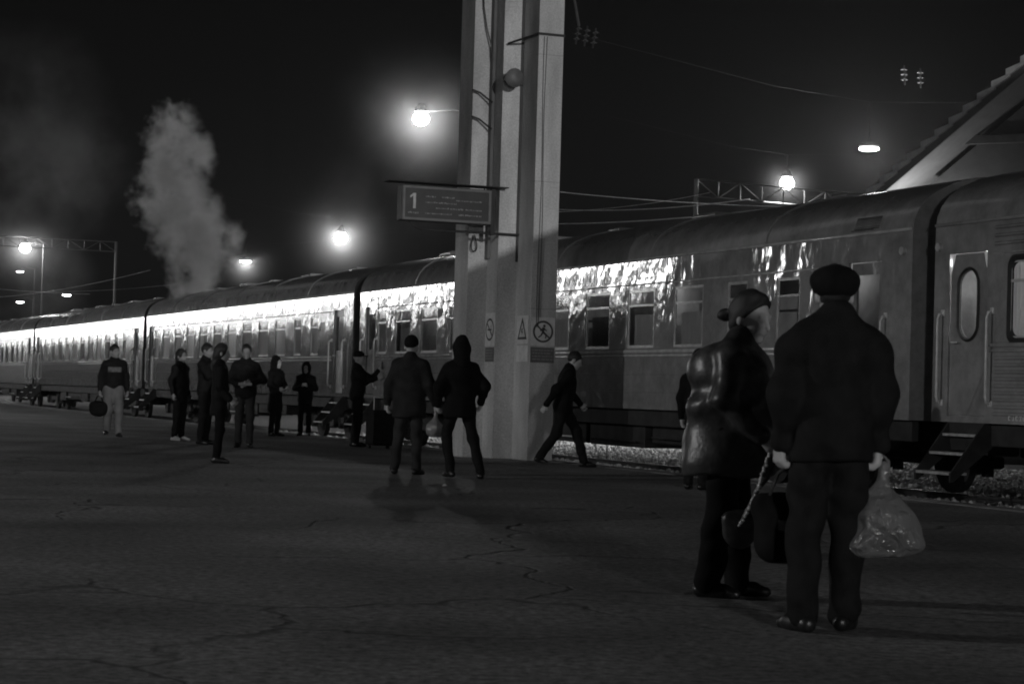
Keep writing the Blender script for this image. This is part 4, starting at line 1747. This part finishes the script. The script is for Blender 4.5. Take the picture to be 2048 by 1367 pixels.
# --- far group, left to right
person('man in printed dark sweater and pale trousers walking towards the camera', at_depth(224, 41.5), rad(18), 1.82,
       J=dict(kL=(.10, -.10, .51), aL=(.10, -.10, .10), kR=(-.09, .00, .50), aR=(-.09, .20, .13), eL=(.24, .06, 1.15), wL=(.26, .03, .90), eR=(-.24, .08, 1.15), wR=(-.25, .02, .89)),
       top=M_CLOTH, legs=M_PALE, hair='crop', hem=.90, head_yaw=30, leg_w=1.18, print_box=(-.13, .13, 1.24, 1.34, M_PRINT), skin=M_SKIN_D)
person('dark haired person in hip length coat with white trainers', at_depth(357, 40.5), rad(60), 1.75,
       top=M_CLOTH, legs=M_CLOTH2, shoes=M_SHOE_W, hair='long', hem=.72, female=True, skin=M_SKIN_D)
person('tall man raising a hand to his face among the waiting group', at_depth(408, 38.5), rad(70), 1.84,
       J=dict(eR=(-.22, -.16, 1.20), wR=(-.10, -.17, 1.44), handR=(.2, .1, .9), eL=(.25, .02, 1.15), wL=(.20, -.14, 1.02)), top=M_CLOTH, hair='crop', skin=M_SKIN_D)
person('woman with long dark hair standing in profile nearest of the group', G(436, 925), rad(100), 1.66,
       J=dict(eL=(.20, .02, 1.14), wL=(.16, -.16, .96), eR=(-.20, .02, 1.14), wR=(-.16, -.14, .95)), top=M_CLOTH, legs=M_BLACK, hair='long', hem=.70, female=True, head_pitch=4, vox=.018, leg_w=.95)
person('man facing the camera holding something at his waist', at_depth(487, 37.3), rad(6), 1.82,
       J=dict(eL=(.30, .05, 1.15), wL=(.10, -.20, 1.10), handL=(-1, -.3, 0), eR=(-.30, .05, 1.15), wR=(-.10, -.20, 1.08), handR=(1, -.3, 0)),
       top=M_CLOTH, hair='crop', puff=1.08, skin=M_SKIN_D, legs=M_JEANS)
person('hooded person in a long dark coat beside the carriage', at_depth(549, 46.5), rad(55), 1.74,
       J=dict(eL=(.24, -.03, 1.15), wL=(.12, -.20, 1.08), eR=(-.24, -.03, 1.15), wR=(-.12, -.18, 1.06)), top=M_CLOTH, hair='hood', hem=.52, flare=.02, female=True)
person('small hooded person with both hands held at the chest', at_depth(608, 47.5), rad(0), 1.64,
       J=dict(eL=(.25, -.02, 1.14), wL=(.06, -.20, 1.20), handL=(-.5, -.3, .5), eR=(-.25, -.02, 1.14), wR=(-.06, -.20, 1.20), handR=(.5, -.3, .5)), top=M_CLOTH, hair='hood', hem=.80, puff=1.05, female=True)
person('man in a peaked cap with raised arms by the carriage end', at_depth(712, 40.0), rad(80), 1.80,
       J=dict(eL=(.22, -.20, 1.26), wL=(.10, -.36, 1.42), handL=(-.1, -.6, .6), eR=(-.22, -.18, 1.20), wR=(-.08, -.38, 1.28), handR=(.1, -.8, .2)),
       top=M_BLACK, hair='visor', puff=1.02, skin=M_SKIN_D)
person('man in grey jacket and jeans standing with his back turned', G(815, 948), rad(168), 1.80,
       J=dict(kL=(.13, -.0, .50), aL=(.17, .02, .085), kR=(-.10, -.01, .50), aR=(-.12, .03, .085), eL=(.26, .05, 1.14), wL=(.29, .0, .90), eR=(-.28, .05, 1.14), wR=(-.33, -.02, .90)),
       top=M_CLOTH3, legs=M_JEANS, hair='knit', hem=.72, puff=1.26, vox=.016)
person('person in a hooded black coat with legs apart beside the pillar', G(915, 956), rad(196), 1.76,
       J=dict(kL=(.12, -.16, .52), aL=(.10, .03, .10), kR=(-.18, .03, .50), aR=(-.27, .10, .085), eL=(.30, .08, 1.16), wL=(.27, -.06, .93), eR=(-.31, .08, 1.16), wR=(-.30, -.08, .96)),
       top=M_BLACK, legs=M_CLOTH, hair='hood', hem=.76, puff=1.20, depth=1.1, vox=.016, head_pitch=8)
person('man striding to the right with bowed head past the pillar', G(1122, 933), rad(88), 1.78,
       J=dict(chest=(0, -.06, 1.27), nb=(0, -.10, 1.465), hd=(0, -.165, 1.60), sL=(.18, -.09, 1.41), sR=(-.18, -.09, 1.41),
              eR=(-.22, .10, 1.16), wR=(-.23, .24, .93), eL=(.22, -.10, 1.14), wL=(.21, -.26, .95),
              kR=(-.08, .08, .50), aR=(-.08, .33, .14), kL=(.08, -.22, .53), aL=(.08, -.34, .09), fR=(0, -1, -.4)),
       top=M_BLACK, legs=M_CLOTH, hair='crop', hem=.80, puff=1.14, leg_w=1.12, head_pitch=22, vox=.016)
person('dark haired person half hidden behind the woman in leather', at_depth(1392, 25.4), rad(150), 1.68, top=M_BLACK, hair='long', female=True, head_yaw=10, hem=.7, puff=.92)

# --- the couple in front
WY = 11.64
wloc = G(1452, 1192)


def w_extra(root, g, s):
    pass


woman = person('woman in a puffy black leather jacket with hair in a bun', wloc, rad(78), 1.70,
               J=dict(chest=(0, .0, 1.25), nb=(0, -.045, 1.46), hd=(.01, -.105, 1.61), sL=(.185, -.01, 1.39), sR=(-.185, -.01, 1.39),
                      eR=(-.25, .0, 1.13), wR=(-.225, -.20, .93), eL=(.25, .0, 1.13), wL=(.20, -.20, .92),
                      kL=(.09, -.03, .50), aL=(.09, -.05, .085), kR=(-.09, .03, .50), aR=(-.09, .10, .085)),
               top=M_LEATHER, legs=M_BLACK, hair='bun', hem=.70, puff=1.24, depth=1.62, head_scale=1.16, vox=.012, hvox=.009, female=True, head_yaw=-26, head_pitch=12,
               wrinkle=.010, collar=1.15, leg_w=1.3, group='couple walking in the foreground', flare=.01)
mloc = G(1652, 1262)
man = person('broad man in dark jacket and flat cap seen from behind', mloc, rad(186), 1.78,
             J=dict(chest=(0, .02, 1.25), nb=(0, .03, 1.445), hd=(0, -.01, 1.60), sL=(.195, .02, 1.335), sR=(-.195, .02, 1.335),
                    eL=(.240, .05, 1.12), wL=(.240, -.02, .885), eR=(-.240, .05, 1.12), wR=(-.240, -.03, .885), handL=(0, -.1, -1), handR=(0, -.1, -1),
                    kL=(.11, -.02, .50), aL=(.12, .02, .085), kR=(-.10, -.04, .50), aR=(-.10, -.06, .085), fR=(-.55, -1, 0), fL=(.35, -1, 0)),
             top=M_CLOTH, legs=M_CLOTH, hair='cap', hem=.80, puff=1.15, depth=1.1, vox=.012, hvox=.009, head_yaw=-6, wrinkle=.010, curl=.95, collar=.7, leg_w=1.22, yoke=True,
             group='couple walking in the foreground')

# ------------------------------------------------------------------ bags and luggage


def plastic_mat():
    m = bpy.data.materials.new('carrier_bag_film')
    m.use_nodes = True
    t = m.node_tree
    t.nodes.clear()
    L = t.links.new
    N = t.nodes.new
    out = N('ShaderNodeOutputMaterial')
    mix = N('ShaderNodeMixShader')
    mix2 = N('ShaderNodeMixShader')
    mix3 = N('ShaderNodeMixShader')
    di = N('ShaderNodeBsdfDiffuse')
    di.inputs[0].default_value = (.36, .36, .36, 1)
    tl = N('ShaderNodeBsdfTranslucent')
    tl.inputs[0].default_value = (.7, .7, .7, 1)
    gl = N('ShaderNodeBsdfGlossy')
    gl.inputs['Roughness'].default_value = .22
    tp = N('ShaderNodeBsdfTransparent')
    tc = N('ShaderNodeTexCoord')
    no = N('ShaderNodeTexNoise')
    no.inputs['Scale'].default_value = 9
    no.inputs['Detail'].default_value = 4
    no.inputs['Distortion'].default_value = 1.5
    bu = N('ShaderNodeBump')
    bu.inputs['Distance'].default_value = .05
    L(tc.outputs['Object'], no.inputs['Vector'])
    L(no.outputs[0], bu.inputs['Height'])
    for n_ in (di, gl):
        L(bu.outputs[0], n_.inputs['Normal'])
    mix.inputs[0].default_value = .5
    L(di.outputs[0], mix.inputs[1])
    L(tl.outputs[0], mix.inputs[2])
    mix2.inputs[0].default_value = .2
    L(mix.outputs[0], mix2.inputs[1])
    L(gl.outputs[0], mix2.inputs[2])
    mix3.inputs[0].default_value = .25
    L(mix2.outputs[0], mix3.inputs[1])
    L(tp.outputs[0], mix3.inputs[2])
    L(mix3.outputs[0], out.inputs[0])
    return m


M_PLASTIC = plastic_mat()


def carrier_bag(label, top, h, w_, d_, rz, vox=.012):
    """soft carrier bag hanging from its gathered neck at 'top'"""
    f = Field(.05)
    f.cone((0, 0, 0), (0, 0, -.07), .022, .024)
    f.cone((0, 0, -.06), (0, 0, -h * .5), .026, w_ * .36)
    f.ell((0, 0, -h * .66), (w_ * .46, d_ * .5, h * .22))
    f.ell((w_ * .20, .01, -h * .82), (w_ * .30, d_ * .45, h * .17))
    f.ell((-w_ * .20, -.01, -h * .82), (w_ * .30, d_ * .45, h * .18))
    f.cut((0, 0, -1), h * .985)
    o = mesh_field('carrier_bag', f, vox, M_PLASTIC, None, .014, 26, 5)
    o.location = top
    o.rotation_euler = (0, 0, rz)
    # handle loop over the fingers
    hb = MB().path([(-.02, 0, -.02), (-.025, 0, .03), (0, .0, .055), (.025, 0, .03), (.02, 0, -.02)], .008, 6)
    hb.build('handle', M_PLASTIC, o)
    c = MB().ball((.03, 0, -h * .80), w_ * .22, 12, 8, (1.2, .6, .55))
    c.build('contents', M_CLOTH3, o, smooth=True)
    tag(o, label, 'bag')
    return o


def wpt(root, p, H):
    s = H / 1.75
    return Vector(root.location) + Matrix.Rotation(root.rotation_euler.z, 3, 'Z') @ (Vector(p) * s)


hR = wpt(man, (-.240, -.035, .885 - .115), 1.78)
hL = wpt(man, (.240, -.03, .885 - .115), 1.78)
carrier_bag('translucent pale carrier bag hanging from the right hand of the man in the cap', hR + Vector((.03, 0, .01)), .44, .42, .22, rad(8))

# black travel bag in his other hand, pale label on its side
tb_ = Field(.05)
tb_.ell((0, 0, -.34), (.16, .11, .16)).ell((.0, 0, -.45), (.165, .12, .10)).cone((-.12, 0, -.24), (.12, 0, -.24), .07, .07)
tb_.cut((0, 0, -1), .545)
trav = mesh_field('travel_bag', tb_, .012, M_BLACK, None, .005, 26, 4)
trav.location = hL + Vector((.05, .26, .02))
trav.scale = (.82, .85, .92)
trav.rotation_euler = (0, 0, rad(6))
tag(trav, 'black soft travel bag hanging from the left hand of the man in the cap', 'bag')
MB().path([(-.09, 0, -.22), (-.05, -.12, -.06), (-.02, -.29, .0), (.03, -.29, .0), (.06, -.12, -.06), (.10, 0, -.2)], .010, 6).build('handle', M_LEATHER, trav)
MB().add([(-.045, -.122, -.36), (.035, -.120, -.372), (.035, -.114, -.320), (-.045, -.116, -.308)], [(0, 1, 2, 3)]).build('label_patch', mat('bag_label', .26, .35, .3, 60), trav)

# her handbag with a studded strap
hw_ = wpt(woman, (-.225, -.21, .93 - .11), 1.70)
hb_ = Field(.03)
hb_.ell((-.12, 0, -.42), (.095, .05, .10)).cone((-.18, 0, -.36), (-.06, 0, -.36), .042, .042)
hbag = mesh_field('handbag', hb_, .012, M_LEATHER, None, .004, 26, 2)
hbag.location = hw_ + Vector((-.01, -.16, .02))
hbag.rotation_euler = (0, 0, rad(-10))
tag(hbag, 'black handbag with a glittering studded strap carried by the woman', 'handbag')
M_STUD = mat('bright_stud', .9, .15, .1, 8)
pts = [Vector((.03, -.02, .0)), Vector((.0, -.035, -.10)), Vector((-.03, -.05, -.20)), Vector((-.075, -.065, -.30)), Vector((-.115, -.075, -.39))]
sb_ = MB().path(pts, .012, 6)
sb_.path([pts[0] + Vector((.03, 0, 0)), Vector((.05, -.02, -.07)), Vector((.02, -.03, -.14)), pts[2]], .009, 6)
so_ = sb_.build('strap', M_LEATHER, hbag)
rs = random.Random(3)
for k in range(26):
    s_ = k / 25 * (len(pts) - 1.001)
    i = int(s_)
    p_ = pts[i].lerp(pts[i + 1], s_ - i) + Vector((rs.uniform(-.006, .006), -.013, rs.uniform(-.004, .004)))
    MB().ball(p_, rs.uniform(.007, .011), 8, 5).build('stud', M_STUD, so_)

# carried things of the background people
man9 = next(o for o in col.objects if o.get('label', '').startswith('man in grey jacket'))
carrier_bag('small pale carrier bag held by the man in the grey jacket', wpt(man9, (-.34, -.03, .80), 1.80), .33, .26, .16, rad(20), .018)
man1 = next(o for o in col.objects if o.get('label', '').startswith('man in printed'))
f = Field(.04)
f.ell((0, 0, -.26), (.19, .12, .15)).cone((-.12, 0, -.18), (.12, 0, -.18), .07, .07)
o = mesh_field('holdall', f, .018, M_BLACK, None, .004, 20, 3)
o.location = wpt(man1, (-.27, -.0, .78), 1.82)
MB().path([(-.1, 0, -.15), (-.03, 0, .0), (.03, 0, .0), (.1, 0, -.15)], .012, 6).build('handle', M_BLACK, o)
tag(o, 'dark round holdall carried by the man in the printed sweater', 'bag')
su = empty('suitcase', at_depth(762, 39.0), rad(35))
tag(su, 'dark upright suitcase standing beside the man in the peaked cap', 'suitcase')
MB().bbox(-.26, .26, -.14, .14, .06, .72, .04).build('shell', M_CLOTH2, su)
MB().path([(-.12, .1, .70), (-.12, .1, .95), (.12, .1, .95), (.12, .1, .70)], .012, 6).build('handle', M_GALV, su)
for x in (-.2, .2):
    MB().tube((x - .02, .1, .035), (x + .02, .1, .035), .035, 10).build('wheel', M_RUBBER, su)
ph_ = MB().bbox(-.04, .04, -.006, .006, 0, .15, .004).build('phone', M_CABLE, loc=wpt(next(o for o in col.objects if o.get('label', '').startswith('man in a peaked')), (0, -.45, 1.44), 1.8), rz=rad(80))
tag(ph_, 'small dark phone held up by the man in the peaked cap', 'phone')
bk = MB().bbox(-.12, .12, -.02, .02, 0, .05, .004).build('folded_paper', mat('paper', .22, .8), loc=wpt(next(o for o in col.objects if o.get('label', '').startswith('man facing the camera')), (0, -.27, 1.06), 1.82), rz=0)
tag(bk, 'folded paper in the hands of the man facing the camera', 'paper')
for px, py, sz, lb_ in ((884, 972, .06, 'pale paper scrap on the asphalt near the pair by the pillar'), (1452, 948, .05, 'pale scrap lying by the kerb behind the couple')):
    lt = MB().add([(0, 0, .004), (sz, .01, .012), (sz * 1.1, sz * .8, .004), (sz * .5, sz * .5, .03), (.0, sz * .9, .01)], [(0, 1, 3), (1, 2, 3), (2, 4, 3), (4, 0, 3)])
    tag(lt.build('paper_scrap', M_SIGN, loc=G(px, py)), lb_, 'litter')
# low bracket standing in the ballast beside the track
lb = empty('track_bracket', G(1213, 921, -.30), TH)
tag(lb, 'small bent iron bracket standing in the ballast by the platform edge', 'bracket')
MB().path([(-.35, 0, .10), (.0, 0, .10), (.0, 0, .36), (.27, 0, .36)], .018, 6).build('bent_bar', M_GALV, lb)
MB().tube((0, 0, 0), (0, 0, .12), .02, 6).build('foot', M_DARK, lb)

# ------------------------------------------------------------------ steam and haze


def steam(name, label, blobs, dens, nscale, thr, cat='steam', warp=1.2):
    """blobs: (centre, radius) in world; one volume box with a noisy density made of soft blobs"""
    lo = Vector((min(c.x - r for c, r in blobs), min(c.y - r for c, r in blobs), min(c.z - r for c, r in blobs)))
    hi = Vector((max(c.x + r for c, r in blobs), max(c.y + r for c, r in blobs), max(c.z + r for c, r in blobs)))
    m = bpy.data.materials.new(name + '_volume')
    m.use_nodes = True
    t = m.node_tree
    t.nodes.clear()
    L = t.links.new
    N = t.nodes.new
    out = N('ShaderNodeOutputMaterial')
    pv = N('ShaderNodeVolumePrincipled')
    pv.inputs['Color'].default_value = (.95, .95, .95, 1)
    pv.inputs['Anisotropy'].default_value = .3
    tc = N('ShaderNodeTexCoord')
    no = N('ShaderNodeTexNoise')
    no.inputs['Scale'].default_value = nscale
    no.inputs['Detail'].default_value = 8
    no.inputs['Roughness'].default_value = .62
    L(tc.outputs['Object'], no.inputs['Vector'])
    sub = N('ShaderNodeVectorMath')
    sub.operation = 'SUBTRACT'
    sub.inputs[1].default_value = (.5, .5, .5)
    L(no.outputs['Color'], sub.inputs[0])
    sca = N('ShaderNodeVectorMath')
    sca.operation = 'SCALE'
    sca.inputs['Scale'].default_value = warp
    L(sub.outputs[0], sca.inputs[0])
    add = N('ShaderNodeVectorMath')
    add.operation = 'ADD'
    L(tc.outputs['Object'], add.inputs[0])
    L(sca.outputs[0], add.inputs[1])
    acc = None
    for c, r in blobs:
        ds = N('ShaderNodeVectorMath')
        ds.operation = 'DISTANCE'
        L(add.outputs[0], ds.inputs[0])
        ds.inputs[1].default_value = c - lo
        mr = N('ShaderNodeMapRange')
        mr.interpolation_type = 'SMOOTHSTEP'
        for k, v in (('From Min', 0), ('From Max', r), ('To Min', 1), ('To Max', 0)):
            mr.inputs[k].default_value = v
        L(ds.outputs['Value'], mr.inputs['Value'])
        if acc is None:
            acc = mr.outputs[0]
        else:
            mx = N('ShaderNodeMath')
            mx.operation = 'MAXIMUM'
            L(acc, mx.inputs[0])
            L(mr.outputs[0], mx.inputs[1])
            acc = mx.outputs[0]
    ml = N('ShaderNodeMapRange')
    for k, v in (('From Min', thr), ('From Max', 1), ('To Min', 0), ('To Max', dens)):
        ml.inputs[k].default_value = v
    mm = N('ShaderNodeMath')
    mm.operation = 'MULTIPLY'
    nm = N('ShaderNodeMapRange')
    for k, v in (('From Min', .36), ('From Max', .64), ('To Min', -.1), ('To Max', 1.7)):
        nm.inputs[k].default_value = v
    L(no.outputs[0], nm.inputs['Value'])
    L(acc, mm.inputs[0])
    L(nm.outputs[0], mm.inputs[1])
    L(mm.outputs[0], ml.inputs['Value'])
    L(ml.outputs[0], pv.inputs['Density'])
    L(pv.outputs[0], out.inputs['Volume'])
    m.cycles.volume_sampling = 'EQUIANGULAR'
    d = hi - lo
    o = MB().box(0, d.x, 0, d.y, 0, d.z).build(name, m, loc=lo)
    tag(o, label, cat, kind='stuff')
    return o


PZ = 70.0
sb = [(S(388, 572, PZ), .95), (S(398, 545, PZ), 1.0), (S(388, 512, PZ), 1.1), (S(428, 482, PZ), 1.1), (S(458, 476, PZ), .75), (S(378, 440, PZ), 1.5),
      (S(350, 395, PZ), 1.45), (S(330, 362, PZ), 1.05), (S(378, 312, PZ), 1.1), (S(352, 292, PZ), 1.15), (S(352, 247, PZ), .85), (S(326, 330, PZ), .8), (S(300, 380, PZ), .6), (S(410, 440, PZ), .8)]
steam('steam_plume', 'pale steam plume rising from the roof of a carriage', [(c_, r_ * 1.12) for c_, r_ in sb], 2.4, 1.3, .05, warp=2.0)
sb = [(S(20, 470, 150), 8), (S(60, 560, 150), 6.5), (S(90, 330, 150), 9), (S(30, 250, 150), 9), (S(170, 300, 150), 6), (S(60, 180, 150), 8)]
steam('steam_drift', 'thin drifting steam above the farthest carriages', sb, .022, .16, .1, warp=5)
sb = [(S(800, 400, 86), 4.0), (S(770, 480, 86), 3.0), (S(850, 320, 86), 4.5), (S(842, 238, 86), 4.5), (S(720, 380, 86), 3)]
steam('steam_haze', 'thin steam drifting around the brightest lamp', sb, .008, .35, .1, warp=3)



def halo(label, c, R_, dens):
    """mist ball added round a lamp for its halo, thinning outwards"""
    m = bpy.data.materials.new('mist_volume')
    m.use_nodes = True
    t = m.node_tree
    t.nodes.clear()
    L = t.links.new
    N = t.nodes.new
    out = N('ShaderNodeOutputMaterial')
    pv = N('ShaderNodeVolumePrincipled')
    pv.inputs['Color'].default_value = (.95, .95, .95, 1)
    pv.inputs['Anisotropy'].default_value = .2
    tc = N('ShaderNodeTexCoord')
    ln = N('ShaderNodeVectorMath')
    ln.operation = 'LENGTH'
    L(tc.outputs['Object'], ln.inputs[0])
    mr = N('ShaderNodeMapRange')
    for k, v in (('From Min', 0), ('From Max', R_), ('To Min', 1), ('To Max', 0)):
        mr.inputs[k].default_value = v
    L(ln.outputs['Value'], mr.inputs['Value'])
    pw = N('ShaderNodeMath')
    pw.operation = 'POWER'
    L(mr.outputs[0], pw.inputs[0])
    pw.inputs[1].default_value = 4.0
    ml = N('ShaderNodeMath')
    ml.operation = 'MULTIPLY'
    L(pw.outputs[0], ml.inputs[0])
    ml.inputs[1].default_value = dens
    L(ml.outputs[0], pv.inputs['Density'])
    L(pv.outputs[0], out.inputs['Volume'])
    m.cycles.volume_sampling = 'EQUIANGULAR'
    o = MB().ball((0, 0, 0), R_, 20, 12).build('halo_mist', m, loc=c)  # added round the lamp, falloff shaped for the glow
    tag(o, label, 'mist', kind='stuff')


halo('mist ball added for the halo of the brightest lamp', S(842, 238, 84), 5.0, .045)
halo('mist ball added for the halo of the lamp low above the roof', S(682, 476, 140), 6.0, .020)
halo('mist ball added for the halo of the lamp by the steam plume', S(491, 524, 160), 4.5, .030)
halo('mist ball added for the halo of the gantry lamp', S(50, 496, 160), 6.0, .022)
halo('mist ball added for the halo of the lamp beside the distant gantry', S(1574, 367, 95), 2.6, .02)
hz_m = bpy.data.materials.new('haze_air')
hz_m.use_nodes = True
t = hz_m.node_tree
t.nodes.clear()
out = t.nodes.new('ShaderNodeOutputMaterial')
pv = t.nodes.new('ShaderNodeVolumePrincipled')
pv.inputs['Color'].default_value = (.9, .9, .9, 1)
pv.inputs['Density'].default_value = HAZE
pv.inputs['Anisotropy'].default_value = .85
t.links.new(pv.outputs[0], out.inputs['Volume'])
hz_m.cycles.volume_sampling = 'EQUIANGULAR'
tag(MB().box(-190, 190, -60, 330, -1.8, 32).build('haze', hz_m), kind='stuff')
